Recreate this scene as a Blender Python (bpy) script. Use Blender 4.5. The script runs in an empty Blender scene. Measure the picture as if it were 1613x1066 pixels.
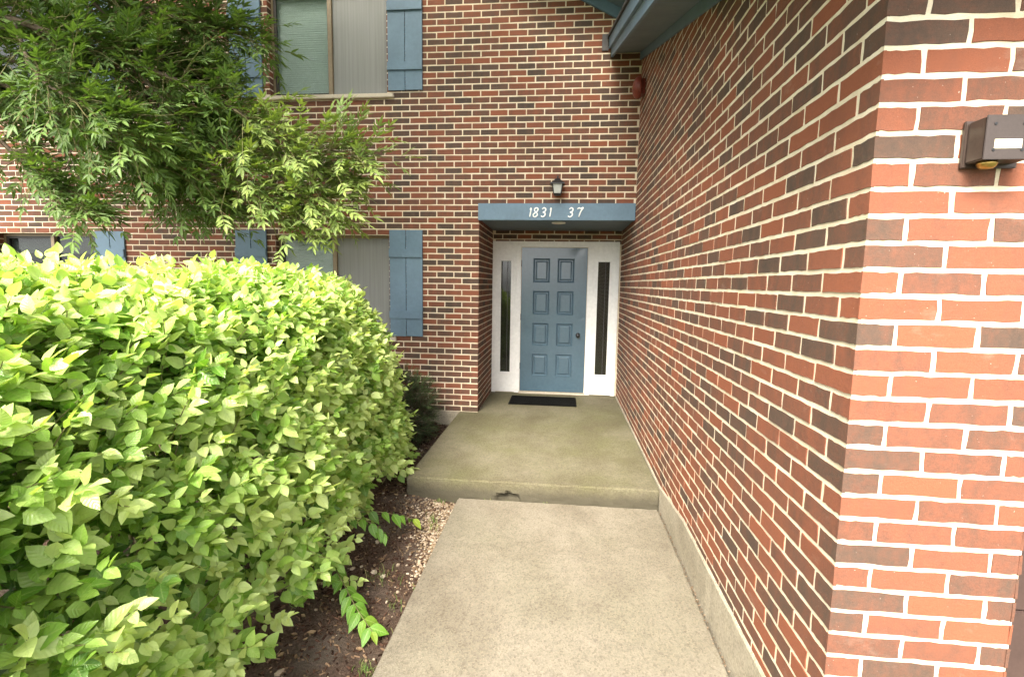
import bpy, bmesh, math, random
import numpy as np
from mathutils import Vector, Matrix, noise
R = random.Random(7)
NR = np.random.default_rng(11)
scene = bpy.context.scene
col = scene.collection

# ------------------------------------------------------------------ camera, sky, sun, exposure
CAM = Vector((0.9753, -5.7238, 1.5541))
YAW, PITCH, ROLL, FPX = -0.0988, -0.1110, 0.0160, 767.2 / 1613.0
fw = Vector((math.sin(YAW) * math.cos(PITCH), math.cos(YAW) * math.cos(PITCH), math.sin(PITCH)))
rt = Vector((math.cos(YAW), -math.sin(YAW), 0)); up = rt.cross(fw)
rt2 = math.cos(ROLL) * rt + math.sin(ROLL) * up; up2 = -math.sin(ROLL) * rt + math.cos(ROLL) * up
cd = bpy.data.cameras.new('camera'); cam = bpy.data.objects.new('camera', cd); col.objects.link(cam)
cd.sensor_width = 36; cd.lens = FPX * 36; cd.clip_start = 0.05; cd.clip_end = 500
m4 = Matrix.Identity(4)
for i in range(3):
    m4[i][0] = rt2[i]; m4[i][1] = up2[i]; m4[i][2] = -fw[i]; m4[i][3] = CAM[i]
cam.matrix_world = m4
scene.camera = cam

SUN_AZ, SUN_EL = math.radians(18), math.radians(45)     # behind the camera, veiled by haze
to_sun = Vector((-math.sin(SUN_AZ) * math.cos(SUN_EL), -math.cos(SUN_AZ) * math.cos(SUN_EL), math.sin(SUN_EL)))
w = bpy.data.worlds.new('World'); scene.world = w; w.use_nodes = True
nt = w.node_tree
sky = nt.nodes.new('ShaderNodeTexSky'); sky.sky_type = 'NISHITA'; sky.sun_disc = False
sky.sun_elevation = SUN_EL; sky.sun_rotation = math.atan2(to_sun.x, to_sun.y)
sky.air_density = 1.0; sky.dust_density = 3.0; sky.ozone_density = 0.5
hsv = nt.nodes.new('ShaderNodeHueSaturation'); hsv.inputs['Saturation'].default_value = 0.12
bg = nt.nodes['Background']; bg.inputs['Strength'].default_value = 0.115
nt.links.new(sky.outputs[0], hsv.inputs['Color']); nt.links.new(hsv.outputs[0], bg.inputs['Color'])
sd = bpy.data.lights.new('sun', 'SUN'); sun = bpy.data.objects.new('sun', sd); col.objects.link(sun)
sd.energy = 2.7; sd.angle = math.radians(26); sd.color = (1.0, 0.92, 0.79)
sun.rotation_euler = to_sun.to_track_quat('Z', 'Y').to_euler()
vs = scene.view_settings
vs.view_transform = 'Standard'; vs.look = 'None'; vs.gamma = 1.0; vs.exposure = 2.3; vs.use_curve_mapping = False

# ------------------------------------------------------------------ materials
def mat(name):
    m = bpy.data.materials.new(name); m.use_nodes = True
    return m, m.node_tree, m.node_tree.nodes['Principled BSDF']
def nd(t, kind, **kw):
    n = t.nodes.new(kind)
    for k, v in kw.items():
        if k in n.inputs: n.inputs[k].default_value = v
        else: setattr(n, k, v)
    return n
def ramp(t, stops, src=None, interp='LINEAR'):
    r = t.nodes.new('ShaderNodeValToRGB'); r.color_ramp.interpolation = interp
    e = r.color_ramp.elements
    while len(e) < len(stops): e.new(0.5)
    for i, (p, c) in enumerate(stops):
        e[i].position = p; e[i].color = (*c, 1) if len(c) == 3 else c
    if src: t.links.new(src, r.inputs[0])
    return r
def math_(t, op, a, b=None, c=None, clamp=False):
    n = t.nodes.new('ShaderNodeMath'); n.operation = op; n.use_clamp = clamp
    for i, v in enumerate((a, b, c)):
        if v is None: continue
        if isinstance(v, (int, float)): n.inputs[i].default_value = v
        else: t.links.new(v, n.inputs[i])
    return n.outputs[0]
def mix(t, fac, a, b, mode='MIX'):
    n = t.nodes.new('ShaderNodeMix'); n.data_type = 'RGBA'; n.blend_type = mode
    for s, v in ((n.inputs[0], fac), (n.inputs[6], a), (n.inputs[7], b)):
        if isinstance(v, (int, float)): s.default_value = v
        elif isinstance(v, tuple): s.default_value = (*v, 1)
        else: t.links.new(v, s)
    return n.outputs[2]
def pos(t, scale=(1, 1, 1)):
    g = t.nodes.new('ShaderNodeNewGeometry')
    mp = nd(t, 'ShaderNodeMapping'); mp.inputs['Scale'].default_value = scale
    t.links.new(g.outputs['Position'], mp.inputs[0])
    return mp.outputs[0]
def tex(t, vec, scale, detail=4, rough=0.55, kind='ShaderNodeTexNoise'):
    n = t.nodes.new(kind); n.inputs['Scale'].default_value = scale
    if kind == 'ShaderNodeTexNoise':
        n.inputs['Detail'].default_value = detail; n.inputs['Roughness'].default_value = rough
    if vec is not None: t.links.new(vec, n.inputs['Vector'])
    return n.outputs[0]
def bump(t, b, height, strength=0.3, dist=0.01):
    n = nd(t, 'ShaderNodeBump', Strength=strength, Distance=dist)
    t.links.new(height, n.inputs['Height']); t.links.new(n.outputs[0], b.inputs['Normal'])

def simple(name, c, rough=0.6, var=0.12, scale=30, bumpd=0.0015, spec=0.4, metal=0.0):
    m, t, b = mat(name)
    p = pos(t); n = tex(t, p, scale, 6)
    n2 = tex(t, p, scale * 0.13, 3)
    f = ramp(t, [(0.3, (1 - var,) * 3), (0.7, (1 + var,) * 3)], n)
    f2 = ramp(t, [(0.3, (1 - var,) * 3), (0.7, (1 + var * 0.6,) * 3)], n2)
    x = mix(t, 1.0, mix(t, 1.0, c, f.outputs[0], 'MULTIPLY'), f2.outputs[0], 'MULTIPLY')
    t.links.new(x, b.inputs['Base Color'])
    b.inputs['Roughness'].default_value = rough; b.inputs['Specular IOR Level'].default_value = spec; b.inputs['Metallic'].default_value = metal
    if bumpd: bump(t, b, n, 0.5, bumpd)
    return m

def brick_material():
    m, t, b = mat('fired_brick')
    a1 = nd(t, 'ShaderNodeAttribute', attribute_type='OBJECT', attribute_name='tint')
    a2 = nd(t, 'ShaderNodeAttribute', attribute_type='GEOMETRY', attribute_name='tint')
    tint = math_(t, 'ADD', a1.outputs['Fac'], a2.outputs['Fac'])
    p = pos(t)
    flash = tex(t, pos(t, (1, 1, 0.35)), 13, 5, 0.65)
    fl = math_(t, 'MULTIPLY_ADD', flash, 0.85, -0.40)
    cloud = tex(t, p, 60, 5, 0.65)
    cl = math_(t, 'MULTIPLY_ADD', cloud, 0.5, -0.25)
    v = math_(t, 'ADD', math_(t, 'ADD', tint, fl), cl, clamp=True)
    c = ramp(t, [(0.0, (0.068, 0.049, 0.038)), (0.22, (0.098, 0.060, 0.043)), (0.45, (0.142, 0.065, 0.042)), (0.70, (0.205, 0.075, 0.043)), (1.0, (0.238, 0.080, 0.042))], v)
    fine = tex(t, p, 420, 3, 0.7)
    ff = ramp(t, [(0.25, (0.72,) * 3), (0.75, (1.2,) * 3)], fine)
    x = mix(t, 1.0, c.outputs[0], ff.outputs[0], 'MULTIPLY')
    # pale mortar specks and smears that the mason left
    sp = tex(t, p, 170, 2, 0.45)
    area = tex(t, p, 2.3, 2)
    thr = math_(t, 'MULTIPLY_ADD', area, -0.20, 0.885)
    sepz = t.nodes.new('ShaderNodeSeparateXYZ'); t.links.new(p, sepz.inputs[0])
    low = math_(t, 'MULTIPLY_ADD', sepz.outputs['Z'], -1.6, 1.1, clamp=True)
    thr = math_(t, 'MULTIPLY_ADD', low, -0.055, thr)
    spk = math_(t, 'GREATER_THAN', sp, thr)
    smear = ramp(t, [(0.60, (0,) * 3), (0.80, (1,) * 3)], tex(t, pos(t, (1, 1, 2.2)), 5.5, 6, 0.7))
    x = mix(t, math_(t, 'MULTIPLY', smear.outputs[0], 0.22), x, (0.42, 0.36, 0.29))
    x = mix(t, math_(t, 'MULTIPLY', spk, 0.65), x, (0.52, 0.46, 0.38))
    t.links.new(x, b.inputs['Base Color'])
    b.inputs['Roughness'].default_value = 0.82; b.inputs['Specular IOR Level'].default_value = 0.25
    h = math_(t, 'ADD', math_(t, 'MULTIPLY', fine, 0.5), cloud)
    bump(t, b, h, 0.55, 0.003)
    return m
def mortar_material():
    m, t, b = mat('mortar')
    p = pos(t); n = tex(t, p, 260, 5, 0.7); n2 = tex(t, p, 3.0, 4)
    c = ramp(t, [(0.25, (0.68, 0.57, 0.42)), (0.75, (0.82, 0.73, 0.57))], n2)
    f = ramp(t, [(0.2, (0.84,) * 3), (0.8, (1.08,) * 3)], n)
    g = ramp(t, [(0.32, (0.82, 0.78, 0.70)), (0.55, (1.0, 1.0, 1.0))], tex(t, p, 9, 6, 0.7))
    t.links.new(mix(t, 1.0, mix(t, 1.0, c.outputs[0], f.outputs[0], 'MULTIPLY'), g.outputs[0], 'MULTIPLY'), b.inputs['Base Color'])
    b.inputs['Roughness'].default_value = 0.95; b.inputs['Specular IOR Level'].default_value = 0.1
    bump(t, b, n, 0.6, 0.004)
    return m
def concrete_material(name, base, stain, green, gscale=0.9, gthr=(0.42, 0.7), low_dark=False):
    m, t, b = mat(name)
    p = pos(t)
    agg = t.nodes.new('ShaderNodeTexVoronoi'); agg.inputs['Scale'].default_value = 115; t.links.new(p, agg.inputs['Vector'])
    fine = tex(t, p, 300, 4, 0.75); mid = tex(t, p, 14, 5, 0.65); big = tex(t, p, gscale, 6, 0.62); big2 = tex(t, pos(t, (1, 0.6, 1)), 2.1, 5, 0.6)
    c = mix(t, ramp(t, [(0.35, (0,) * 3), (0.7, (1,) * 3)], mid).outputs[0], base, tuple(x * 0.84 for x in base))
    c = mix(t, math_(t, 'MULTIPLY', ramp(t, [(gthr[0], (0,) * 3), (gthr[1], (1,) * 3)], big).outputs[0], 0.8), c, green)
    c = mix(t, math_(t, 'MULTIPLY', ramp(t, [(0.46, (0,) * 3), (0.72, (1,) * 3)], big2).outputs[0], 0.7), c, stain)
    f = ramp(t, [(0.2, (0.66,) * 3), (0.5, (1.0,) * 3), (0.85, (1.22,) * 3)], fine)
    c = mix(t, 1.0, c, f.outputs[0], 'MULTIPLY')
    a = ramp(t, [(0.0, (0.55, 0.50, 0.43)), (0.45, (0.98, 0.97, 0.95)), (1.0, (1.28, 1.24, 1.16))], agg.outputs['Color'])
    c = mix(t, 0.65, c, mix(t, 1.0, c, a.outputs[0], 'MULTIPLY'))
    if low_dark:     # moss in the joint, and the riser darker towards the bottom
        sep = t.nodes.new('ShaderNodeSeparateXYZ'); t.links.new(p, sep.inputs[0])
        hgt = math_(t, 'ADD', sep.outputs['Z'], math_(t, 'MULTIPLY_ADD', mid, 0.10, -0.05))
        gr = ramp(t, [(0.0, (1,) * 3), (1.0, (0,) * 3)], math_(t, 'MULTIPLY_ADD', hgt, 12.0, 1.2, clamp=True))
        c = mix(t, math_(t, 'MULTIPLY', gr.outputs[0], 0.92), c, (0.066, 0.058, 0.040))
    t.links.new(c, b.inputs['Base Color'])
    b.inputs['Roughness'].default_value = 0.9; b.inputs['Specular IOR Level'].default_value = 0.2
    bump(t, b, math_(t, 'ADD', fine, math_(t, 'MULTIPLY', agg.outputs['Distance'], 0.7)), 0.6, 0.004)
    return m
def leaf_material(name, stops, rough=0.42, trans=0.3, spec=0.45):
    m, t, b = mat(name)
    a1 = nd(t, 'ShaderNodeAttribute', attribute_type='OBJECT', attribute_name='tint')
    a2 = nd(t, 'ShaderNodeAttribute', attribute_type='GEOMETRY', attribute_name='tint')
    tint = math_(t, 'ADD', a1.outputs['Fac'], a2.outputs['Fac'])
    p = pos(t)
    n = tex(t, p, 55, 3)
    v = math_(t, 'ADD', tint, math_(t, 'MULTIPLY_ADD', n, 0.24, -0.12), clamp=True)
    c = ramp(t, stops, v)
    # paler midrib from the stored across-leaf coordinate
    ar = nd(t, 'ShaderNodeAttribute', attribute_type='GEOMETRY', attribute_name='rib')
    rib = ramp(t, [(0.86, (0,) * 3), (1.0, (1,) * 3)], ar.outputs['Fac'])
    cc = mix(t, math_(t, 'MULTIPLY', rib.outputs[0], 0.45), c.outputs[0], (0.42, 0.52, 0.18))
    t.links.new(cc, b.inputs['Base Color'])
    b.inputs['Roughness'].default_value = rough; b.inputs['Specular IOR Level'].default_value = spec
    al = nd(t, 'ShaderNodeAttribute', attribute_type='GEOMETRY', attribute_name='along')
    vn = math_(t, 'PINGPONG', math_(t, 'MULTIPLY', math_(t, 'ADD', al.outputs['Fac'], math_(t, 'MULTIPLY', ar.outputs['Fac'], 0.22)), 7.0), 0.5)
    bump(t, b, math_(t, 'ADD', math_(t, 'MULTIPLY', vn, 1.6), math_(t, 'ADD', math_(t, 'MULTIPLY', ar.outputs['Fac'], -1.2), tex(t, p, 160, 2))), 0.5, 0.0022)
    tr = nd(t, 'ShaderNodeBsdfTranslucent')
    t.links.new(mix(t, 1.0, cc, (1.25, 1.3, 0.5), 'MULTIPLY'), tr.inputs['Color'])
    ms = nd(t, 'ShaderNodeMixShader'); ms.inputs[0].default_value = trans
    out = t.nodes['Material Output']
    t.links.new(b.outputs[0], ms.inputs[1]); t.links.new(tr.outputs[0], ms.inputs[2]); t.links.new(ms.outputs[0], out.inputs[0])
    return m
def paint_material(name, c, rough=0.5, spec=0.5, grain=True, dirt=0.12):
    m, t, b = mat(name)
    p = pos(t); g = tex(t, pos(t, (90, 90, 6)), 1.0, 5, 0.6); n = tex(t, p, 4, 5); n3 = tex(t, p, 25, 4)
    f = ramp(t, [(0.3, (1 - dirt,) * 3), (0.7, (1 + dirt * 0.6,) * 3)], n)
    f3 = ramp(t, [(0.3, (0.93,) * 3), (0.7, (1.05,) * 3)], n3)
    t.links.new(mix(t, 1.0, mix(t, 1.0, c, f.outputs[0], 'MULTIPLY'), f3.outputs[0], 'MULTIPLY'), b.inputs['Base Color'])
    b.inputs['Roughness'].default_value = rough; b.inputs['Specular IOR Level'].default_value = spec
    bump(t, b, g if grain else n3, 0.25 if grain else 0.12, 0.002)
    return m
def glass_material(name, tint=(0.02, 0.025, 0.025), through=0.5):
    m, t, b = mat(name)
    b.inputs['Base Color'].default_value = (*tint, 1); b.inputs['Roughness'].default_value = 0.03; b.inputs['Specular IOR Level'].default_value = 0.7
    n = tex(t, pos(t), 2.0, 2); bump(t, b, n, 0.05, 0.01)
    tr = nd(t, 'ShaderNodeBsdfTransparent', Color=(0.85, 0.9, 0.88, 1))
    ms = nd(t, 'ShaderNodeMixShader'); ms.inputs[0].default_value = through
    t.links.new(b.outputs[0], ms.inputs[1]); t.links.new(tr.outputs[0], ms.inputs[2]); t.links.new(ms.outputs[0], t.nodes['Material Output'].inputs[0])
    return m
def screen_material():
    m, t, b = mat('insect_screen')
    g = t.nodes.new('ShaderNodeNewGeometry')
    b.inputs['Base Color'].default_value = (0.34, 0.34, 0.325, 1); b.inputs['Roughness'].default_value = 0.7
    v = tex(t, pos(t, (40, 1, 0.6)), 1.0, 4, 0.7)
    tr = nd(t, 'ShaderNodeBsdfTransparent', Color=(0.9, 0.9, 0.88, 1))
    f = ramp(t, [(0.3, (0.36,) * 3), (0.7, (0.52,) * 3)], v)
    ms = nd(t, 'ShaderNodeMixShader'); t.links.new(f.outputs[0], ms.inputs[0])
    t.links.new(b.outputs[0], ms.inputs[1]); t.links.new(tr.outputs[0], ms.inputs[2]); t.links.new(ms.outputs[0], t.nodes['Material Output'].inputs[0])
    return m
def soil_material():
    m, t, b = mat('mulch_soil')
    p = pos(t); n = tex(t, p, 70, 6, 0.7); n2 = tex(t, p, 3.2, 4); n3 = tex(t, p, 220, 3, 0.7)
    c = ramp(t, [(0.3, (0.036, 0.022, 0.015)), (0.5, (0.095, 0.058, 0.041)), (0.75, (0.19, 0.13, 0.095))], n)
    c2 = mix(t, ramp(t, [(0.45, (0,) * 3), (0.7, (1,) * 3)], n2).outputs[0], c.outputs[0], mix(t, 0.5, c.outputs[0], (0.17, 0.145, 0.12)))
    t.links.new(c2, b.inputs['Base Color']); b.inputs['Roughness'].default_value = 0.95; b.inputs['Specular IOR Level'].default_value = 0.15
    bump(t, b, math_(t, 'ADD', n, math_(t, 'MULTIPLY', n3, 0.5)), 1.0, 0.02)
    return m
def vary_material(name, stops, rough=0.85, spec=0.2, bscale=200):
    m, t, b = mat(name)
    a2 = nd(t, 'ShaderNodeAttribute', attribute_type='GEOMETRY', attribute_name='tint')
    n = tex(t, pos(t), bscale, 3)
    c = ramp(t, stops, math_(t, 'ADD', a2.outputs['Fac'], math_(t, 'MULTIPLY_ADD', n, 0.2, -0.1), clamp=True))
    t.links.new(c.outputs[0], b.inputs['Base Color']); b.inputs['Roughness'].default_value = rough; b.inputs['Specular IOR Level'].default_value = spec
    bump(t, b, n, 0.4, 0.003)
    return m

M = {}
M['brick'] = brick_material(); M['mortar'] = mortar_material()
M['walk'] = concrete_material('walk_concrete', (0.212, 0.188, 0.148), (0.115, 0.096, 0.070), (0.138, 0.128, 0.088), 0.8, (0.45, 0.75))
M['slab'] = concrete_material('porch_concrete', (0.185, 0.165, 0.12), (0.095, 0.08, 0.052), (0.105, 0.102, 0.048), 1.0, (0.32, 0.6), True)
M['footing'] = concrete_material('footing_concrete', (0.36, 0.32, 0.25), (0.22, 0.19, 0.14), (0.25, 0.24, 0.17), 1.6, (0.5, 0.8))
M['blue'] = paint_material('blue_trim_paint', (0.115, 0.186, 0.25), 0.55)
M['bluedoor'] = paint_material('blue_door_enamel', (0.078, 0.130, 0.172), 0.2, 0.6, grain=False, dirt=0.08)
M['bluegrey'] = paint_material('blue_grey_soffit', (0.13, 0.17, 0.20), 0.6)
M['white'] = paint_material('white_paint', (0.83, 0.82, 0.79), 0.45, 0.5, grain=False, dirt=0.05)
M['numeral'] = simple('numeral_white', (0.85, 0.85, 0.83), 0.5, 0.05)
M['sill'] = simple('stone_sill', (0.55, 0.48, 0.38), 0.85, 0.12, 90)
M['bronze'] = simple('bronze_frame', (0.22, 0.165, 0.10), 0.45, 0.1, 40, 0.0006)
M['darkframe'] = simple('dark_frame', (0.035, 0.03, 0.025), 0.5, 0.1)
M['glass'] = glass_material('window_glass', (0.07, 0.09, 0.083), 0.82)
M['sideglass'] = glass_material('sidelight_glass', (0.006, 0.007, 0.007), 0.45)
M['screen'] = screen_material()
M['blind'] = simple('blind_vinyl', (0.84, 0.86, 0.83), 0.6, 0.04)
M['dark'] = simple('dark_room', (0.02, 0.018, 0.016), 0.9)
M['black'] = simple('black_metal', (0.012, 0.012, 0.013), 0.4, 0.1, 80, 0.0005, 0.5)
M['rubber'] = simple('mat_rubber', (0.006, 0.006, 0.0055), 0.95, 0.3, 250, 0.006, 0.08)
M['bell'] = simple('bell_red', (0.17, 0.032, 0.019), 0.4, 0.2, 50, 0.0005)
M['brown'] = simple('brown_enamel', (0.055, 0.038, 0.03), 0.4, 0.12, 120, 0.0005)
M['browngrey'] = simple('brown_grey_face', (0.046, 0.035, 0.032), 0.7, 0.08, 160, 0.0004)
M['brass'] = simple('brass', (0.45, 0.30, 0.09), 0.3, 0.25, 60, 0.001, 0.5, 0.9)
M['cream'] = simple('cream_label', (0.75, 0.68, 0.50), 0.6, 0.03)
M['frost'] = simple('frosted_glass', (0.42, 0.43, 0.40), 0.25, 0.08)
M['shingle'] = simple('asphalt_shingle', (0.05, 0.045, 0.042), 0.95, 0.3, 120, 0.004)
M['flash'] = simple('grey_flashing', (0.07, 0.062, 0.06), 0.5, 0.1)
M['garage'] = simple('garage_brown', (0.058, 0.035, 0.03), 0.5, 0.08, 90, 0.0006)
M['soil'] = soil_material()
M['ground'] = simple('lawn_ground', (0.075, 0.095, 0.04), 0.95, 0.3, 8, 0.01)
M['bark'] = simple('bark', (0.16, 0.12, 0.085), 0.9, 0.3, 60, 0.006)
M['twig'] = simple('green_twig', (0.17, 0.16, 0.06), 0.7, 0.25, 60, 0.002)
M['hedgeleaf'] = leaf_material('hedge_leaf', [(0.0, (0.05, 0.115, 0.018)), (0.3, (0.125, 0.26, 0.032)), (0.6, (0.29, 0.46, 0.085)), (1.0, (0.58, 0.68, 0.26))], 0.36, 0.38, 0.55)  # leaf colours lifted to stand in for bright frontal light
M['treeleaf'] = leaf_material('ash_leaf', [(0.0, (0.032, 0.070, 0.017)), (0.4, (0.085, 0.155, 0.032)), (0.8, (0.15, 0.235, 0.055)), (1.0, (0.27, 0.34, 0.09))], 0.45, 0.3)
M['vineleaf'] = leaf_material('vine_leaf', [(0.0, (0.07, 0.17, 0.015)), (0.6, (0.14, 0.29, 0.03)), (1.0, (0.30, 0.36, 0.05))], 0.4, 0.3)
M['yew'] = leaf_material('yew_needle', [(0.0, (0.012, 0.035, 0.012)), (0.5, (0.028, 0.075, 0.022)), (1.0, (0.10, 0.19, 0.035))], 0.5, 0.12)
M['pebble'] = vary_material('pebble', [(0.0, (0.10, 0.062, 0.036)), (0.5, (0.22, 0.155, 0.095)), (1.0, (0.46, 0.38, 0.29))])
M['chip'] = vary_material('bark_chip', [(0.0, (0.022, 0.012, 0.008)), (0.6, (0.085, 0.045, 0.030)), (1.0, (0.24, 0.16, 0.10))], 0.95, 0.1, 300)
M['litter'] = vary_material('dead_leaf', [(0.0, (0.04, 0.022, 0.012)), (0.6, (0.14, 0.085, 0.045)), (1.0, (0.30, 0.21, 0.12))], 0.8, 0.2, 120)
M['grass'] = vary_material('grass_blade', [(0.0, (0.05, 0.10, 0.015)), (0.6, (0.11, 0.18, 0.03)), (1.0, (0.30, 0.27, 0.11))], 0.6, 0.3)

# ------------------------------------------------------------------ mesh helpers
class MB:
    def __init__(s): s.v = []; s.f = []; s.t = []; s.sm = False
    def add(s, vs, fs, tint=0.0):
        b = len(s.v); s.v += [tuple(x) for x in vs]; s.f += [tuple(i + b for i in f) for f in fs]; s.t += [tint] * len(vs)
    def box(s, x0, x1, y0, y1, z0, z1, ch=0.0):
        if ch <= 0:
            s.add([(x, y, z) for x in (x0, x1) for y in (y0, y1) for z in (z0, z1)],
                  [(0, 1, 3, 2), (4, 6, 7, 5), (0, 4, 5, 1), (2, 3, 7, 6), (0, 2, 6, 4), (1, 5, 7, 3)])
            return
        bm = bmesh.new(); bmesh.ops.create_cube(bm, size=1)
        for v in bm.verts:
            v.co = Vector(((x0 + x1) / 2 + v.co.x * (x1 - x0), (y0 + y1) / 2 + v.co.y * (y1 - y0), (z0 + z1) / 2 + v.co.z * (z1 - z0)))
        bmesh.ops.bevel(bm, geom=bm.edges[:], offset=ch, segments=2, affect='EDGES', clamp_overlap=True)
        bm.verts.index_update()
        s.add([v.co[:] for v in bm.verts], [[v.index for v in f.verts] for f in bm.faces]); bm.free()
    def tube(s, pts, rad, n=8, cap=True, flat=None, tint=0.0):
        pts = [Vector(p) for p in pts]; k = len(pts)
        if not hasattr(rad, '__len__'): rad = [rad] * k
        prev = None; vs = []
        for i, p in enumerate(pts):
            d = (pts[min(i + 1, k - 1)] - pts[max(i - 1, 0)])
            if d.length < 1e-9: d = Vector((0, 0, 1))
            d.normalize()
            if prev is None: a = d.orthogonal().normalized()
            else:
                a = prev - d * prev.dot(d); a = a.normalized() if a.length > 1e-6 else d.orthogonal().normalized()
            prev = a; c = d.cross(a)
            for j in range(n):
                q = 2 * math.pi * j / n; o = (a * math.cos(q) + c * math.sin(q)) * rad[i]
                if flat: o[flat[0]] *= flat[1]
                vs.append(p + o)
        fs = [(i * n + j, i * n + (j + 1) % n, (i + 1) * n + (j + 1) % n, (i + 1) * n + j) for i in range(k - 1) for j in range(n)]
        if cap: fs += [tuple(range(n - 1, -1, -1)), tuple((k - 1) * n + j for j in range(n))]
        s.add(vs, fs, tint)
    def lathe(s, prof, origin, axis, n=24):
        a = Vector(axis).normalized(); u = a.orthogonal().normalized(); v = a.cross(u); o = Vector(origin); vs = []
        for r, h in prof:
            for j in range(n):
                q = 2 * math.pi * j / n; vs.append(o + a * h + (u * math.cos(q) + v * math.sin(q)) * r)
        fs = [(i * n + j, i * n + (j + 1) % n, (i + 1) * n + (j + 1) % n, (i + 1) * n + j) for i in range(len(prof) - 1) for j in range(n)]
        fs += [tuple(range(n - 1, -1, -1)), tuple((len(prof) - 1) * n + j for j in range(n))]
        s.add(vs, fs)
    def mesh(s, name, smooth=False):
        me = bpy.data.meshes.new(name); me.from_pydata(s.v, [], s.f)
        if any(s.t):
            at = me.attributes.new('tint', 'FLOAT', 'POINT'); at.data.foreach_set('value', s.t)
        if smooth: me.shade_smooth()
        me.update(); return me
    def build(s, name, m, parent=None, smooth=False, fixn=True):
        me = s.mesh(name, smooth)
        if fixn:
            bm = bmesh.new(); bm.from_mesh(me); bmesh.ops.recalc_face_normals(bm, faces=bm.faces[:]); bm.to_mesh(me); bm.free()
        return obj(name, me, m, parent)
def obj(name, me, m, parent=None):
    o = bpy.data.objects.new(name, me); col.objects.link(o)
    if m and not me.materials: me.materials.append(M[m])
    o.parent = parent
    return o
def box(name, m, parent, x0, x1, y0, y1, z0, z1, ch=0.0):
    b = MB(); b.box(x0, x1, y0, y1, z0, z1, ch); return b.build(name, m, parent)
def tag(o, label=None, cat=None, group=None, kind=None):
    if label: o['label'] = label
    if cat: o['category'] = cat
    if group: o['group'] = group
    if kind: o['kind'] = kind
    return o
def thing(name, label, cat, loc=(0, 0, 0), group=None):
    # parts are written in world coordinates; the Empty marks the thing and stays at the origin of the site
    o = bpy.data.objects.new(name, None); col.objects.link(o); o.empty_display_size = 0.1
    return tag(o, label, cat, group)
def screen_size(p):
    d = Vector(p) - CAM; z = d.dot(fw)
    if z < 0.1: return None
    x, y = d.dot(rt2) / z * FPX, d.dot(up2) / z * FPX
    if abs(x) > 0.53 or abs(y) > 0.36: return None
    return 1 / z
def smooth_path(pts, k=6):
    P = [Vector(p) for p in pts]; P = [P[0] * 2 - P[1]] + P + [P[-1] * 2 - P[-2]]; out = []
    for i in range(1, len(P) - 2):
        a, b, c, d = P[i - 1:i + 3]
        for j in range(k):
            t = j / k
            out.append(0.5 * ((2 * b) + (c - a) * t + (2 * a - 5 * b + 4 * c - d) * t * t + (3 * b - a - 3 * c + d) * t ** 3))
    out.append(P[-2]); return out

# ------------------------------------------------------------------ dimensions
XR, LW, DD = 1.785, 4.308, 1.146          # wing wall plane, its near corner, depth of the door recess
CO, BP, MO = 0.0703, 0.2062, 0.0132       # brick course, brick pitch, joint
BL = BP - MO; HB = (BL - MO) / 2; ZJ = 0.0148   # brick length, header, bed joint
PROUD = 0.0020
def tint():
    r = R.random()
    if r < 0.20: return R.uniform(0.05, 0.24)
    if r < 0.56: return R.uniform(0.26, 0.5)
    if r < 0.90: return R.uniform(0.5, 0.75)
    return R.uniform(0.78, 1.0)
TINT_SHIFT = [0.0]
class Brick:
    """one brick seen on one or two faces of a wall: rings of front points with rough, tapered edges"""
    def __init__(s): s.v = []; s.f = []; s.c = Vector(); s.tint = min(1.0, tint() + TINT_SHIFT[0])
    def face(s, O, u, n, u0, u1, v0, v1, left=True, right=True, seg=4, rough=0.0011):
        u = Vector(u); n = Vector(n); O = Vector(O); z = Vector((0, 0, 1))
        pr = PROUD + R.uniform(-0.0010, 0.0012); tp = 0.0007
        tilt = R.uniform(-0.0008, 0.0008)
        jit = lambda a=rough: R.uniform(-a, a)
        a0, a1 = (u0 if left else u0 - pr), (u1 if right else u1 + pr)
        us = [a0 + (a1 - a0) * i / seg for i in range(seg + 1)]
        ring = [(x, v0) for x in us] + [(a1, (v0 + v1) / 2)] + [(x, v1) for x in reversed(us)] + [(a0, (v0 + v1) / 2)]
        fr, bk = [], []
        for (x, y) in ring:
            du = 0 if (x == a0 and not left) or (x == a1 and not right) else jit()
            dv = jit() if y in (v0, v1) else 0
            fr.append(O + u * (x + du) + z * (y + dv) + n * (pr + tilt * (1 if y == v1 else -1 if y == v0 else 0)))
            eu = -tp if x == a0 and left else tp if x == a1 and right else 0
            ev = -tp if y == v0 else tp if y == v1 else 0
            bk.append(O + u * (x + du + eu) + z * (y + dv + ev) - n * 0.006)
        b = len(s.v); k = len(ring); s.v += fr + bk
        flip = u.cross(z).dot(n) < 0
        F = [tuple(b + i for i in range(k))] + [(b + i, b + k + i, b + k + (i + 1) % k, b + (i + 1) % k) for i in range(k)]
        s.f += [f[::-1] for f in F] if flip else F
        s.c = O + u * (u0 + u1) / 2 + z * (v0 + v1) / 2
        return s
def lay_bricks(bricks, wall, keep, limit=300):
    """the bricks that show largest become objects, the rest one mesh"""
    sc = []
    for i, b in enumerate(bricks):
        q = screen_size(b.c) if keep(b.c) else None
        sc.append((q or 0, i))
    top = {i for q, i in sorted(sc, reverse=True)[:limit] if q > 0}
    rest = MB()
    for i, b in enumerate(bricks):
        if i in top:
            me = bpy.data.meshes.new('brick'); me.from_pydata([v - b.c for v in b.v], [], b.f)
            o = obj('brick', me, 'brick', wall); o.location = b.c; o['tint'] = b.tint
        else: rest.add(b.v, b.f, b.tint)
    tag(rest.build('brickwork', 'brick', wall, fixn=False), kind='stuff')

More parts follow.
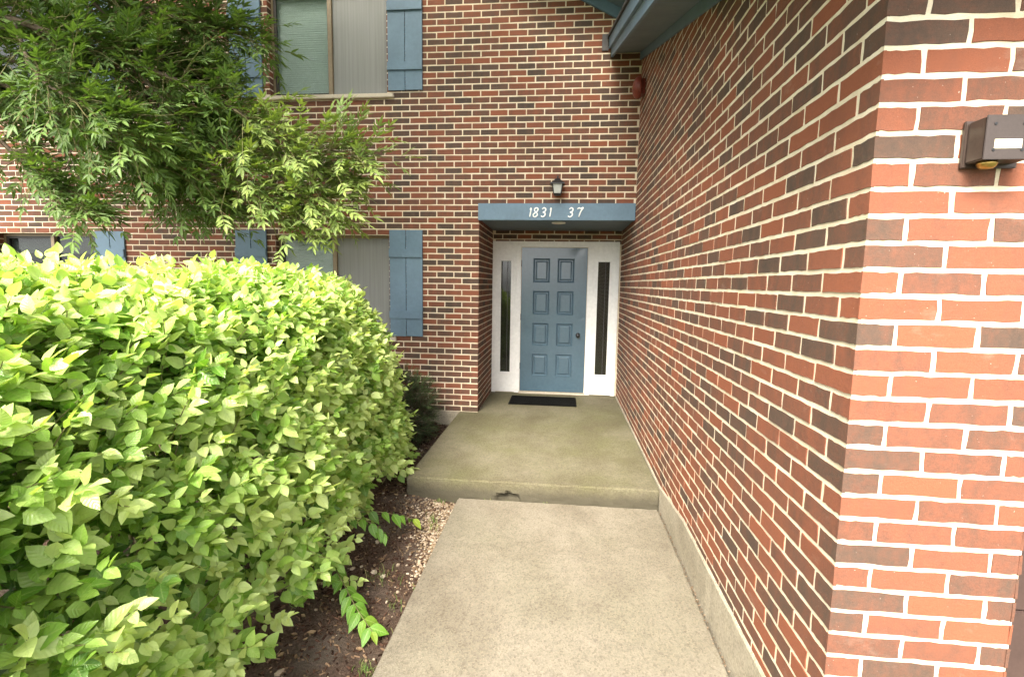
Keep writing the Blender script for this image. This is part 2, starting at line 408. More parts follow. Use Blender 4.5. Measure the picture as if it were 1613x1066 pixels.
# ------------------------------------------------------------------ ground
def sheet(name, m, x0, x1, y0, y1, z, kind='structure'):
    b = MB(); b.add([(x0, y0, z), (x1, y0, z), (x1, y1, z), (x0, y1, z)], [(0, 1, 2, 3)])
    return tag(b.build(name, m), kind=kind)
tag(sheet('ground', 'ground', -120, 120, -120, 120, -0.32), 'green lawn around the building', 'ground')
def soil_h(x, y):
    h = 0.022 * noise.noise((x * 2.1, y * 2.1, 3)) + 0.012 * noise.noise((x * 9, y * 9, 1)) + 0.006 * noise.noise((x * 30, y * 30, 5))
    dip = -0.03 * max(0, 1 - abs(x - 0.2) / 0.25)
    return -0.172 + h + dip * 0.6 + (0.03 if x < -0.5 else 0)
b = MB(); nx, ny = 230, 300
xs = np.concatenate([np.linspace(-7.5, -1.2, 50), np.linspace(-1.17, 0.24, 180)]); ys = np.linspace(-6.8, 0.02, ny)
V = [(x, y, soil_h(x, y)) for y in ys for x in xs]
b.add(V, [(j * nx + i, j * nx + i + 1, (j + 1) * nx + i + 1, (j + 1) * nx + i) for j in range(ny - 1) for i in range(nx - 1)])
tag(b.build('mulch_bed', 'soil', smooth=True, fixn=False), 'dark brown mulch and soil bed beside the concrete walk', 'soil', kind='structure')

def slab(name, m, x0, x1, y0, y1, z0, z1, seg=0.05, ch=0.012, rough=0.0025, chip=None):
    """poured concrete with softened, slightly broken edges"""
    bm = bmesh.new(); bmesh.ops.create_cube(bm, size=1)
    for v in bm.verts: v.co = Vector(((x0 + x1) / 2 + v.co.x * (x1 - x0), (y0 + y1) / 2 + v.co.y * (y1 - y0), (z0 + z1) / 2 + v.co.z * (z1 - z0)))
    bmesh.ops.bevel(bm, geom=[e for e in bm.edges if max(v.co.z for v in e.verts) > z1 - 1e-4], offset=ch, segments=3, affect='EDGES')
    for ax in (0, 1, 2):
        lo, hi = ((x0, x1), (y0, y1), (z0, z1))[ax]
        n = max(2, int((hi - lo) / seg))
        for i in range(1, n):
            c = [0, 0, 0]; c[ax] = lo + (hi - lo) * i / n; nn = [0, 0, 0]; nn[ax] = 1
            bmesh.ops.bisect_plane(bm, geom=bm.verts[:] + bm.edges[:] + bm.faces[:], plane_co=c, plane_no=nn)
    for v in bm.verts:
        p = v.co
        d = rough * noise.noise((p.x * 17, p.y * 17, p.z * 17)) + rough * 0.7 * noise.noise((p.x * 41, p.y * 41, p.z * 41))
        e = p.y < y0 + 0.03 or p.x < x0 + 0.03
        v.co += Vector((d * 1.2, d * 1.2, d * (1.0 if e else 0.5)))
        if chip: chip(v, p)
    me = bpy.data.meshes.new(name); bm.to_mesh(me); bm.free()
    return tag(obj(name, me, m), kind='structure')
def chip(v, p):
    n_ = 0.35 * noise.noise((p.x * 23, p.z * 23, 2))
    q = ((p.x - 0.60) / 0.10) ** 2 + ((p.z + 0.150) / 0.060) ** 2 + n_
    if q < 1 and p.y < -2.0: v.co.y += 0.05 * max(0, 1 - q) ** 0.5
    if p.y < -2.0 and p.z < -0.12: v.co.y += 0.008 * max(0, noise.noise((p.x * 11, 7, p.z * 20)))
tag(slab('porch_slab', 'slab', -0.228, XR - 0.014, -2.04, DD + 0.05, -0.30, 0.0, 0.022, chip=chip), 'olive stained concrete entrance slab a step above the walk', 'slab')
tag(slab('walk', 'walk', 0.197, XR - 0.027, -9.0, -2.052, -0.30, -0.146, 0.06), 'pale aggregate concrete walk leading to the entrance step', 'walk')

# ------------------------------------------------------------------ apartment building: facade with recess
bld = thing('apartment_building', 'two-storey red and brown brick apartment facade with blue shutters and recessed blue door', 'building')
FX0, FZ1 = -7.6, 5.6
holes = [(0.0, XR, 0, 35 * CO), (-2.515, -1.085, 12 * CO, 30 * CO), (-2.515, -1.085, 52 * CO, 70 * CO), (-6.33, -4.90, 12 * CO, 30 * CO), (-6.33, -4.90, 52 * CO, 70 * CO)]
xc = sorted({FX0, XR + 0.3} | {h[0] for h in holes} | {h[1] for h in holes}); zc = sorted({-0.0, FZ1} | {h[2] for h in holes} | {h[3] for h in holes})
core = MB()
def q4(mb, *p): mb.add(p, [(0, 1, 2, 3)])
for x0, x1 in zip(xc, xc[1:]):
    for z0, z1 in zip(zc, zc[1:]):
        if any(h[0] - 1e-6 <= x0 and x1 <= h[1] + 1e-6 and h[2] - 1e-6 <= z0 and z1 <= h[3] + 1e-6 for h in holes): continue
        q4(core, (x0, 0, z0), (x1, 0, z0), (x1, 0, z1), (x0, 0, z1))
for hx0, hx1, hz0, hz1 in holes[1:]:
    for x in (hx0, hx1): q4(core, (x, 0, hz0), (x, 0.16, hz0), (x, 0.16, hz1), (x, 0, hz1))
    q4(core, (hx0, 0, hz1), (hx1, 0, hz1), (hx1, 0.16, hz1), (hx0, 0.16, hz1)); q4(core, (hx0, 0, hz0), (hx1, 0, hz0), (hx1, 0.16, hz0), (hx0, 0.16, hz0))
q4(core, (0, 0, 0), (0, DD + 0.03, 0), (0, DD + 0.03, 35 * CO), (0, 0, 35 * CO))                 # recess side
q4(core, (0, DD + 0.03, 0), (XR, DD + 0.03, 0), (XR, DD + 0.03, 35 * CO), (0, DD + 0.03, 35 * CO))  # recess back
q4(core, (FX0, 0, 0), (FX0, 4, 0), (FX0, 4, FZ1), (FX0, 0, FZ1)); q4(core, (FX0, 4, FZ1), (XR + .3, 4, FZ1), (XR + .3, 0, FZ1), (FX0, 0, FZ1))
wall = core.build('wall', 'mortar', bld, fixn=False)
bricks = []
for i in range(int(FZ1 / CO)):
    z0, z1 = i * CO + ZJ / 2, (i + 1) * CO - ZJ / 2; zm = (z0 + z1) / 2
    hs = sorted((h[0], h[1]) for h in holes if h[2] < zm < h[3])
    fr, cur = [], FX0
    for a, c in hs:
        if a > cur: fr.append((cur, a))
        cur = c
    if cur < XR - 0.01: fr.append((cur, XR - 0.004))
    off = 0.0 if i % 2 == 0 else BP / 2
    for a, c in fr:
        k0 = int(math.floor((a - off) / BP)) - 1; k1 = int(math.ceil((c - off) / BP)) + 1
        for k in range(k0, k1):
            x1 = (k + 1) * BP + off - MO + (0 if i % 2 == 0 else MO / 2); x1 = x1 + MO if False else x1
            # joints are counted from the recess corner at x = 0
            x0 = x1 - BL
            s0, s1 = max(x0 + MO, a), min(x1 + MO, c)
            if s1 - s0 < 0.02: continue
            if 0 < s0 - a < MO * 1.2 and s0 > x0 + MO: s0 = a
            jl = lambda: R.uniform(-0.0012, 0.0012)
            br = Brick()
            at_corner = abs(s1) < 1e-3 and abs(c) < 1e-6
            br.face((0, 0, 0), (1, 0, 0), (0, -1, 0), s0 + (jl() if s0 > a else 0), s1 + (jl() if s1 < c else 0), z0 + jl(), z1 + jl(), right=not at_corner, seg=3)
            if at_corner:
                cc = br.c.copy(); br.face((0, 0, 0), (0, 1, 0), (1, 0, 0), 0, HB if i % 2 == 0 else BL, z0, z1, left=False, seg=3); br.c = cc
            bricks.append(br)
    if zm < 35 * CO:   # recess side, beyond the corner bricks
        y = (HB if i % 2 == 0 else BL) + MO
        while y < DD:
            bricks.append(Brick().face((0, 0, 0), (0, 1, 0), (1, 0, 0), y, min(y + BL, DD + 0.02), z0, z1, seg=3)); y += BP
        if z0 > 2.1:   # above the door frame
            x = -BP * (0.3 if i % 2 else 0.8)
            while x < XR:
                s0, s1 = max(x, 0.01), min(x + BL, XR - 0.005)
                if s1 - s0 > 0.02: bricks.append(Brick().face((0, DD + 0.03, 0), (1, 0, 0), (0, -1, 0), s0, s1, z0, z1, seg=3))
                x += BP
    for h in holes[1:]:  # window jambs that face the walk
        if h[2] < zm < h[3]:
            bricks.append(Brick().face((h[0], 0, 0), (0, 1, 0), (1, 0, 0), 0.008, 0.10, z0, z1, seg=2))
            bricks.append(Brick().face((h[1], 0, 0), (0, 1, 0), (-1, 0, 0), 0.008, 0.10, z0, z1, seg=2))
def facade_keep(c):
    if c.x < -1.0 and c.z < 3.6: return False
    if c.x < -0.66 and not (2.2 < c.z < 3.6): return False
    return c.y < 0.2
lay_bricks(bricks, wall, facade_keep)
TINT_SHIFT[0] = 0.10
fnd = box('foundation', 'footing', bld, FX0, -0.002, -0.015, 0.15, -0.32, -0.004, 0.008)

# windows
def window(x0, x1, z0, z1, lower):
    wdw = box('window', 'darkframe', bld, x0, x1, 0.158, 0.162, z0, z1)        # the dark space behind
    wdw.data.materials.clear(); wdw.data.materials.append(M['dark'])
    zb = z0 + CO * 0.75
    y0, y1 = 0.075, 0.115
    fr = MB()
    t_ = 0.028
    fr.box(x0, x0 + t_, y0, y1, zb, z1, 0.003); fr.box(x1 - t_, x1, y0, y1, zb, z1, 0.003)
    fr.box(x0 + t_, x1 - t_, y0, y1, zb, zb + t_, 0.003); fr.box(x0 + t_, x1 - t_, y0, y1, z1 - t_ - 0.004, z1 - 0.004, 0.003)
    fr.build('frame', 'bronze', wdw)
    xm = x0 + (x1 - x0) * 0.505
    box('mullion', 'bronze', wdw, xm - 0.026, xm + 0.026, y0 - 0.012, y1 - 0.002, zb + t_, z1 - t_ - 0.004, 0.003)
    s = MB(); sx0, sx1 = x0 + t_, xm - 0.026
    for a, c in ((sx0, sx0 + 0.03), (sx1 - 0.012, sx1)): s.box(a, c, y0 + 0.012, y1 - 0.003, zb + t_, z1 - t_ - 0.004)
    for a, c in ((zb + t_, zb + t_ + 0.03), (z1 - t_ - 0.034, z1 - t_ - 0.004)): s.box(sx0 + 0.03, sx1 - 0.012, y0 + 0.012, y1 - 0.003, a, c)
    s.build('sash', 'darkframe', wdw)
    gm = 'glass' if x0 > -4 else 'sideglass'
    box('pane', gm, wdw, sx0 + 0.03, sx1 - 0.012, y1 - 0.014, y1 - 0.010, zb + t_ + 0.03, z1 - t_ - 0.034)
    box('pane', gm, wdw, xm + 0.026, x1 - t_, y1 - 0.012, y1 - 0.008, zb + t_, z1 - t_ - 0.004)
    if x0 > -4: box('insect_screen', 'screen', wdw, xm + 0.026, x1 - t_, y0 + 0.018, y0 + 0.020, zb + t_, z1 - t_ - 0.004)
    # venetian blind: slats joined, too fine to pick apart
    bl = MB(); z = zb + t_ + 0.02 if x0 > -4 else z1 - t_ - 0.22
    while z < z1 - t_ - 0.03:
        bl.add([(x0 + 0.03, 0.150, z), (x1 - 0.03, 0.150, z), (x1 - 0.03, 0.146, z + 0.0125), (x0 + 0.03, 0.146, z + 0.0125), (x1 - 0.03, 0.149, z + 0.026), (x0 + 0.03, 0.148, z + 0.026)], [(0, 1, 2, 3), (3, 2, 4, 5)])
        z += 0.025
    tag(bl.build('blind', 'blind', wdw, fixn=False), kind='stuff')
    box('sill', 'sill', wdw, x0 - 0.14, x1 + 0.085, -0.045, 0.10, z0 + 0.004, zb - 0.002, 0.006)
for (hx0, hx1, hz0, hz1) in holes[1:]: window(hx0, hx1, hz0, hz1, hz0 < 2)
def shutter(x0, x1, z0, z1):
    root = bpy.data.objects.new('shutter', None); col.objects.link(root); root.parent = bld
    xm = (x0 + x1) / 2; g = 0.0035
    box('plank', 'blue', root, x0, xm - g, -0.027, -0.006, z0, z1, 0.0025)
    box('plank', 'blue', root, xm + g, x1, -0.0262, -0.006, z0 + 0.002, z1 - 0.001, 0.0025)
    box('batten', 'blue', root, x0 - 0.002, x1 + 0.002, -0.047, -0.0272, z0 + 0.215, z0 + 0.305, 0.003)
    box('batten', 'blue', root, x0 - 0.002, x1 + 0.002, -0.047, -0.0272, z1 - 0.32, z1 - 0.22, 0.003)
    sl = MB(); z = z0 + 0.02   # the wavy filler in the joint between the planks
    while z < z1 - 0.02:
        sl.box(xm - g + 0.0005, xm + g - 0.0005, -0.022, -0.010, z, z + 0.016); z += 0.04
    sl.build('joint_filler', 'blue', root)
for (a, c, z0, z1) in ((-1.072, -0.671, 0.907, 2.169), (-3.02, -2.62, 0.90, 2.16), (-1.066, -0.664, 3.738, 4.91), (-2.987, -2.59, 3.70, 4.89), (-4.905, -4.51, 0.90, 2.135), (-4.905, -4.50, 3.70, 4.90), (-6.70, -6.30, 0.90, 2.13)):
    shutter(a, c, z0, z1)

# lintel, soffit, numerals
lz0, lz1 = 2.285, 2.474
lin = box('lintel', 'blue', bld, -0.006, XR - 0.006, -0.035, 0.06, lz0, lz1, 0.003)
box('soffit', 'bluegrey', bld, 0.006, XR - 0.006, 0.062, DD + 0.028, lz0 + 0.012, lz0 + 0.032)
D1 = [[(0.30, 0.78), (0.52, 0.98), (0.50, 0.5), (0.42, 0.0)]]
D3 = [[(0.12, 0.86), (0.42, 1.0), (0.78, 0.88), (0.72, 0.62), (0.38, 0.52), (0.74, 0.42), (0.76, 0.16), (0.40, 0.0), (0.04, 0.10)]]
D8 = [[(0.56, 0.52), (0.22, 0.68), (0.26, 0.92), (0.58, 1.0), (0.84, 0.86), (0.72, 0.62), (0.40, 0.46), (0.08, 0.26), (0.18, 0.04), (0.52, 0.0), (0.80, 0.14), (0.78, 0.36), (0.56, 0.52)]]
D7 = [[(0.02, 0.88), (0.30, 0.98), (0.60, 0.93), (1.0, 1.02), (0.68, 0.60), (0.46, 0.0)]]
for st, x, wd in ((D1, 0.577, 0.05), (D8, 0.631, 0.062), (D3, 0.722, 0.062), (D1, 0.808, 0.045), (D3, 1.030, 0.062), (D7, 1.125, 0.066)):
    nm = MB()
    for s in st:
        P = smooth_path([(x + 0.012 * (v - 0.5) + u * wd, -0.0385, 2.322 + v * 0.100) for u, v in s], 5)
        nm.tube(P, [0.0078 if 0.12 < i / len(P) < 0.9 else 0.0062 for i in range(len(P))], 8, True, (1, 0.45))
    nm.build('numeral', 'numeral', lin, smooth=True)

# door frame, sidelights, door
dfr = MB(); F0, F1 = DD, DD + 0.028
dz0, dz1 = 0.033, 2.065
dfr.box(0.004, 0.056, F0, F1, 0.002, 2.150, 0.004); dfr.box(1.705, 1.758, F0, F1, 0.002, 2.150, 0.004)
dfr.box(0.056, 1.705, F0, F1, 2.072, 2.150, 0.004)
dfr.box(0.338, 0.408, F0 + 0.004, F1, 0.002, 2.072, 0.004); dfr.box(1.332, 1.402, F0 + 0.004, F1, 0.002, 2.072, 0.004)
for a, c in ((0.050, 0.062), (0.333, 0.345), (1.396, 1.408), (1.699, 1.711)): dfr.box(a, c, F0 - 0.006, F0 + 0.003, 0.004, 2.078, 0.002)
dfo = dfr.build('door_frame', 'white', bld)
box('threshold', 'sill', dfo, 0.40, 1.34, DD - 0.03, DD + 0.02, 0.001, 0.026, 0.004)
for (x0, x1, g0, g1) in ((0.056, 0.338, 0.124, 0.270), (1.402, 1.705, 1.470, 1.636)):
    z0, z1, gz0, gz1 = 0.012, 2.072, 0.300, 1.880
    sl = MB(); y0 = F0 + 0.010
    sl.box(x0, g0, y0, F1, z0, z1); sl.box(g1, x1, y0, F1, z0, z1); sl.box(g0, g1, y0, F1, z0, gz0); sl.box(g0, g1, y0, F1, gz1, z1)
    side = sl.build('sidelight', 'white', bld)
    tr = MB(); t_ = 0.034
    tr.box(g0 - t_, g0 + 0.004, y0 - 0.014, y0 - 0.001, gz0 - t_, gz1 + t_, 0.004); tr.box(g1 - 0.004, g1 + t_, y0 - 0.014, y0 - 0.001, gz0 - t_, gz1 + t_, 0.004)
    tr.box(g0 + 0.004, g1 - 0.004, y0 - 0.014, y0 - 0.001, gz0 - t_, gz0 + 0.004, 0.004); tr.box(g0 + 0.004, g1 - 0.004, y0 - 0.014, y0 - 0.001, gz1 - 0.004, gz1 + t_, 0.004)
    tr.build('glazing_trim', 'white', side)
    box('pane', 'sideglass', side, g0, g1, y0 + 0.004, y0 + 0.008, gz0, gz1)
    box('caming', 'flash', side, g0 + (g1 - g0) * 0.62, g0 + (g1 - g0) * 0.62 + 0.007, y0 + 0.001, y0 + 0.004, gz0, gz1)
    box('lining', 'dark', side, g0 - 0.01, g1 + 0.01, F1 + 0.03, F1 + 0.034, gz0 - 0.01, gz1 + 0.01)
dy = DD + 0.012; DX0, DX1 = 0.4135, 1.3265
# leaf of the door, faintly dented sheet steel
dm = MB(); gx, gz = 30, 60
cells = []
cols_ = [(DX0 + 0.914 * a, DX0 + 0.914 * c) for a, c in ((0.18, 0.435), (0.55, 0.805))]
rows_ = [(dz1 - 2.032 * c, dz1 - 2.032 * a) for a, c in ((0.073, 0.237), (0.295, 0.459), (0.516, 0.676), (0.731, 0.893))]
xs_ = sorted({DX0, DX1} | {x for c in cols_ for x in c} | {DX0 + 0.06, DX1 - 0.06, (DX0 + DX1) / 2}); zs_ = sorted({dz0, dz1} | {z for c in rows_ for z in c} | {dz0 + 0.09, dz1 - 0.06})
for a, c in zip(xs_, xs_[1:]):
    for e, f in zip(zs_, zs_[1:]):
        if any(p[0] - 1e-6 <= a and c <= p[1] + 1e-6 for p in cols_) and any(p[0] - 1e-6 <= e and f <= p[1] + 1e-6 for p in rows_): continue
        n = 3
        for i in range(n):
            for j in range(n):
                xa, xb, za, zb_ = a + (c - a) * i / n, a + (c - a) * (i + 1) / n, e + (f - e) * j / n, e + (f - e) * (j + 1) / n
                dm.add([(x, dy, z) for x, z in ((xa, za), (xb, za), (xb, zb_), (xa, zb_))], [(0, 1, 2, 3)])
def dent(x, z):
    d = 0.0009 * noise.noise((x * 2.2, z * 2.2, 9))
    for (cx, cz, r, k) in ((0.49, 0.88, 0.03, 0.004), (0.465, 0.90, 0.02, 0.003), (1.22, 2.03, 0.05, 0.004), (1.16, 2.00, 0.06, 0.003), (1.27, 1.10, 0.025, 0.003), (1.24, 1.65, 0.012, 0.002)):
        q = ((x - cx) ** 2 + (z - cz) ** 2) / r ** 2
        d += k * math.exp(-q)
    return d
dm.v = [(x, y + dent(x, z), z) for x, y, z in dm.v]
me = dm.mesh('door'); bm = bmesh.new(); bm.from_mesh(me); bmesh.ops.remove_doubles(bm, verts=bm.verts, dist=1e-5); bmesh.ops.subdivide_edges(bm, edges=bm.edges[:], cuts=1, use_grid_fill=True)
for v in bm.verts: v.co.y = dy + dent(v.co.x, v.co.z)
bmesh.ops.recalc_face_normals(bm, faces=bm.faces[:]); bm.to_mesh(me); bm.free(); me.shade_smooth()
door = obj('door', me, 'bluedoor', bld)
for c in cols_:
    for r in rows_:
        pm = MB(); x0, x1, z0, z1 = c[0], c[1], r[0], r[1]
        rings = [(0, 0.0), (0.006, -0.004), (0.014, 0.004), (0.024, 0.012), (0.034, 0.012), (0.050, 0.001), (0.053, 0.0)]
        vs_ = []
        for ins, d in rings: vs_ += [(x0 + ins, dy + d, z0 + ins), (x1 - ins, dy + d, z0 + ins), (x1 - ins, dy + d, z1 - ins), (x0 + ins, dy + d, z1 - ins)]
        fs_ = [(i * 4 + j, i * 4 + (j + 1) % 4, i * 4 + 4 + (j + 1) % 4, i * 4 + 4 + j) for i in range(len(rings) - 1) for j in range(4)] + [tuple(len(rings) * 4 - 4 + j for j in range(4))]
        pm.add(vs_, fs_); pm.build('door_panel', 'bluedoor', door)
k = MB(); k.lathe([(0.0, 0.0), (0.030, 0.0), (0.032, 0.004), (0.028, 0.008), (0.012, 0.010), (0.011, 0.028), (0.024, 0.034), (0.029, 0.045), (0.026, 0.058), (0.012, 0.064), (0.0, 0.065)], (1.222, dy, 0.855), (0, -1, 0))
k.build('knob', 'black', door, smooth=True)
k = MB()
for hz in (0.35, 1.05, 1.8): k.tube([(DX0 - 0.001, dy - 0.006, hz), (DX0 - 0.001, dy - 0.006, hz + 0.09)], 0.005, 8)
k.build('hinge', 'flash', door)

# facade rake: board on the wall, soffit and barge board of the gable that falls to the wing
def rake(x0, z0, x1, z1, y0, y1, w0, w1, name, m, parent):
    d = Vector((x1 - x0, 0, z1 - z0)).normalized(); n = Vector((-d.z, 0, d.x)); n = n if n.z > 0 else -n
    b = MB(); a, c = Vector((x0, 0, z0)), Vector((x1, 0, z1))
    b.add([p + n * w_ + Vector((0, y, 0)) for p in (a, c) for y in (y0, y1) for w_ in (w0, w1)],
          [(0, 1, 3, 2), (4, 6, 7, 5), (0, 4, 5, 1), (2, 3, 7, 6), (0, 2, 6, 4), (1, 5, 7, 3)])
    return b.build(name, m, parent)
gz = lambda x: 4.413 - 0.52 * (x - 1.52)
rk = bpy.data.objects.new('gable_trim', None); col.objects.link(rk); rk.parent = bld
rake(-0.9, gz(-0.9), 1.70, gz(1.70), -0.034, -0.008, 0.0, 0.105, 'frieze_board', 'blue', rk)
rake(-0.9, gz(-0.9), 1.72, gz(1.72), -0.42, -0.006, 0.107, 0.120, 'soffit', 'bluegrey', rk)
rake(-0.9, gz(-0.9), 1.72, gz(1.72), -0.445, -0.422, 0.06, 0.24, 'barge_board', 'blue', rk)
rake(-0.9, gz(-0.9), 1.74, gz(1.74), -0.46, 3.0, 0.242, 0.262, 'roof', 'shingle', bld)

# ------------------------------------------------------------------ garage wing on the right
wing = thing('garage_wing', 'red brick garage wing with sloping blue eave running along the right of the walk', 'building')
ZO = -0.008
sl_ = 0.327
zt = lambda y: 4.003 + sl_ * y            # underside of the frieze follows the roof slope
NXE = XR + 0.482
core = MB()
YE = DD + 0.05
q4(core, (XR, -LW, 0), (XR, YE, 0), (XR, YE, zt(YE) + 0.15), (XR, -LW, zt(-LW) + 0.15))
q4(core, (XR, -LW, -0.3), (NXE, -LW, -0.3), (NXE, -LW, 2.75), (XR, -LW, 2.75))
q4(core, (NXE, -LW, -0.3), (NXE, -LW + 0.3, -0.3), (NXE, -LW + 0.3, 2.2), (NXE, -LW, 2.2))
q4(core, (NXE, -LW, 2.2), (5.2, -LW, 2.2), (5.2, -LW, 2.75), (NXE, -LW, 2.75)); q4(core, (NXE, -LW, 2.2), (5.2, -LW, 2.2), (5.2, -LW + .3, 2.2), (NXE, -LW + .3, 2.2))
q4(core, (5.2, -LW, -0.3), (5.2, 1, -0.3), (5.2, 1, 2.75), (5.2, -LW, 2.75))
wwall = core.build('wall', 'mortar', wing, fixn=False)
ftop = lambda y: 0.015 if y > -2.0 else 0.015 + 0.085 * min(1, (-2.0 - y) / 0.7)
bricks = []
for k in range(-4, 60):
    z0, z1 = k * CO + ZO + ZJ / 2, (k + 1) * CO + ZO - ZJ / 2; zm = (z0 + z1) / 2
    even = k % 2 == 0
    if zm < zt(-LW) + 0.12:
        br = Brick()
        br.face((XR, -LW, 0), (0, 1, 0), (-1, 0, 0), 0, BL if even else HB, z0, z1, left=False, seg=6, rough=0.0021); c1 = br.c.copy()
        br.face((XR, -LW, 0), (1, 0, 0), (0, -1, 0), 0, HB if even else BL, z0, z1, left=False, seg=6, rough=0.0021); br.c = (br.c + c1) / 2
        bricks.append(br)
        x = (HB if even else BL) + MO; xe = NXE - XR if zm < 2.2 else 3.4
        while x < xe - 0.02:
            x1 = min(x + BL, xe); end = x1 == xe and zm < 2.2
            br = Brick().face((XR, -LW, 0), (1, 0, 0), (0, -1, 0), x + R.uniform(-.0012, .0012), x1 + (R.uniform(-.004, .004) if end else R.uniform(-.0012, .0012)), z0 + R.uniform(-.0008, .0008), z1 + R.uniform(-.0008, .0008), seg=6, rough=0.0021)
            if end:
                cc = br.c.copy(); br.face((NXE, -LW, 0), (0, 1, 0), (1, 0, 0), -0.003, BL if even else HB, z0, z1, seg=3); br.c = cc
            bricks.append(br); x += BP
    y = (BL if even else HB) + MO
    while y < LW + DD + 0.02:
        ym = -LW + y + BL / 2
        if z1 > ftop(ym) + 0.01 and zm < zt(ym) + 0.10:
            near = ym < -2.2
            bricks.append(Brick().face((XR, -LW, 0), (0, 1, 0), (-1, 0, 0), y + R.uniform(-.0015, .0015), y + BL + R.uniform(-.0015, .0015), z0 + R.uniform(-.001, .001), z1 + R.uniform(-.001, .001), seg=6 if near else 3, rough=0.0018))
        y += BP
lay_bricks(bricks, wwall, lambda c: True)
# footing ledge
b = MB(); N = 80
for i in range(N + 1):
    y = -LW - 0.02 + (YE - 0.06 + LW) * i / N; z = ftop(y) + 0.004 * noise.noise((y * 9, 0, 0)); j = 0.004 * noise.noise((y * 14, 3, 0))
    b.add([(XR - 0.013 + j, y, -0.32), (XR - 0.013 + j, y, z - 0.010), (XR - 0.006 + j, y, z - 0.001), (XR + 0.03, y, z + 0.002)], [])
b.f = [(i * 4 + j, i * 4 + j + 1, i * 4 + j + 5, i * 4 + j + 4) for i in range(N) for j in range(3)]
b.build('footing', 'footing', wing)
gd = bpy.data.objects.new('garage_door', None); col.objects.link(gd); gd.parent = wing
for i in range(4): box('panel', 'garage', gd, NXE + 0.002, 5.1, -LW + 0.10, -LW + 0.14, 0.075 + 0.525 * (i - 1) + 0.002, 0.075 + 0.525 * i - 0.002, 0.004)
# eave: frieze, soffit, fascia, drip trim, shingles, all following the slope
def slope_box(name, m, parent, x0, x1, y0, y1, h0, h1, ch=True):
    b = MB()
    b.add([(x, y, zt(y) + h) for x in (x0, x1) for y in (y0, y1) for h in (h0, h1)], [(0, 1, 3, 2), (4, 6, 7, 5), (0, 4, 5, 1), (2, 3, 7, 6), (0, 2, 6, 4), (1, 5, 7, 3)])
    return b.build(name, m, parent)
ev = bpy.data.objects.new('eave', None); col.objects.link(ev); ev.parent = wing
XF = 1.447
slope_box('frieze_board', 'blue', ev, XR - 0.024, XR - 0.004, -LW - 0.3, -0.006, 0.0, 0.075)
slope_box('soffit', 'bluegrey', ev, XF + 0.030, XR - 0.004, -LW - 0.5, -0.008, 0.077, 0.090)
slope_box('fascia', 'blue', ev, XF, XF + 0.024, -LW - 0.5, -0.008, 0.035, 0.185)
slope_box('fascia_trim', 'blue', ev, XF - 0.026, XF - 0.002, -LW - 0.5, -0.008, 0.125, 0.235)
slope_box('roof', 'shingle', wing, XF - 0.045, 5.4, -LW - 0.55, 3.0, 0.238, 0.258)
box('flashing', 'flash', ev, XF - 0.10, XF - 0.03, -0.016, -0.008, zt(0) + 0.10, zt(0) + 0.27, 0.002)

# ------------------------------------------------------------------ things on the walls
ln = thing('wall_lantern', 'small black lantern with frosted panes above the entrance lintel', 'lantern')
cx, cy, zb = 0.902, -0.105, 2.548
k = MB(); k.box(cx - 0.03, cx + 0.03, -0.018, -0.006, zb + 0.06, zb + 0.20, 0.003); k.build('backplate', 'black', ln)
k = MB(); k.tube(smooth_path([(cx, -0.012, zb + 0.15), (cx, -0.05, zb + 0.205), (cx, cy, zb + 0.185)], 5), 0.007, 8); k.build('arm', 'black', ln)
k = MB()
def frust(mb, z0, h0, z1, h1):
    mb.add([(cx + sx * h, cy + sy * h, z) for z, h in ((z0, h0), (z1, h1)) for sx, sy in ((-1, -1), (1, -1), (1, 1), (-1, 1))], [(3, 2, 1, 0), (4, 5, 6, 7)] + [(j, (j + 1) % 4, 4 + (j + 1) % 4, 4 + j) for j in range(4)])
frust(k, zb + 0.118, 0.080, zb + 0.126, 0.080); frust(k, zb + 0.126, 0.076, zb + 0.168, 0.030); frust(k, zb + 0.168, 0.034, zb + 0.180, 0.022)
k.build('roof', 'black', ln)
k = MB(); k.lathe([(0.0, 0), (0.010, 0.0), (0.006, 0.012), (0.012, 0.022), (0.004, 0.036), (0.0, 0.046)], (cx, cy, zb + 0.178), (0, 0, 1), 12); k.build('finial', 'black', ln, smooth=True)
k = MB(); frust(k, zb, 0.034, zb + 0.018, 0.044)
for sx in (-1, 1):
    for sy in (-1, 1): k.tube([(cx + sx * 0.040, cy + sy * 0.040, zb + 0.016), (cx + sx * 0.056, cy + sy * 0.056, zb + 0.120)], 0.006, 6)
k.build('cage', 'black', ln)
for ax, sg in ((1, -1), (0, -1), (0, 1)):
    k = MB(); vs_ = []
    for z, h in ((zb + 0.019, 0.038), (zb + 0.117, 0.053)):
        for s in (-1, 1):
            vs_.append((cx + s * h, cy + sg * h, z) if ax == 1 else (cx + sg * h, cy + s * h, z))
    k.add(vs_, [(0, 1, 3, 2)]); k.build('pane', 'frost', ln)

be = thing('alarm_bell', 'round red alarm bell mounted high on the side wall near the inner corner', 'bell')
k = MB(); by, bz = -0.30, 3.60
k.lathe([(0.0, 0.048), (0.108, 0.048), (0.110, 0.056), (0.108, 0.078), (0.095, 0.100), (0.068, 0.118), (0.032, 0.127), (0.0, 0.128)], (XR, by, bz), (-1, 0, 0), 32); k.build('gong', 'bell', be, smooth=True)
k = MB(); k.box(XR - 0.046, XR - 0.006, by - 0.06, by + 0.06, bz - 0.075, bz + 0.075, 0.006); k.build('bracket', 'bell', be)
k = MB(); k.lathe([(0.0, 0), (0.012, 0), (0.012, 0.006), (0.0, 0.007)], (XR - 0.127, by, bz), (-1, 0, 0), 12); k.build('bolt', 'brass', be)

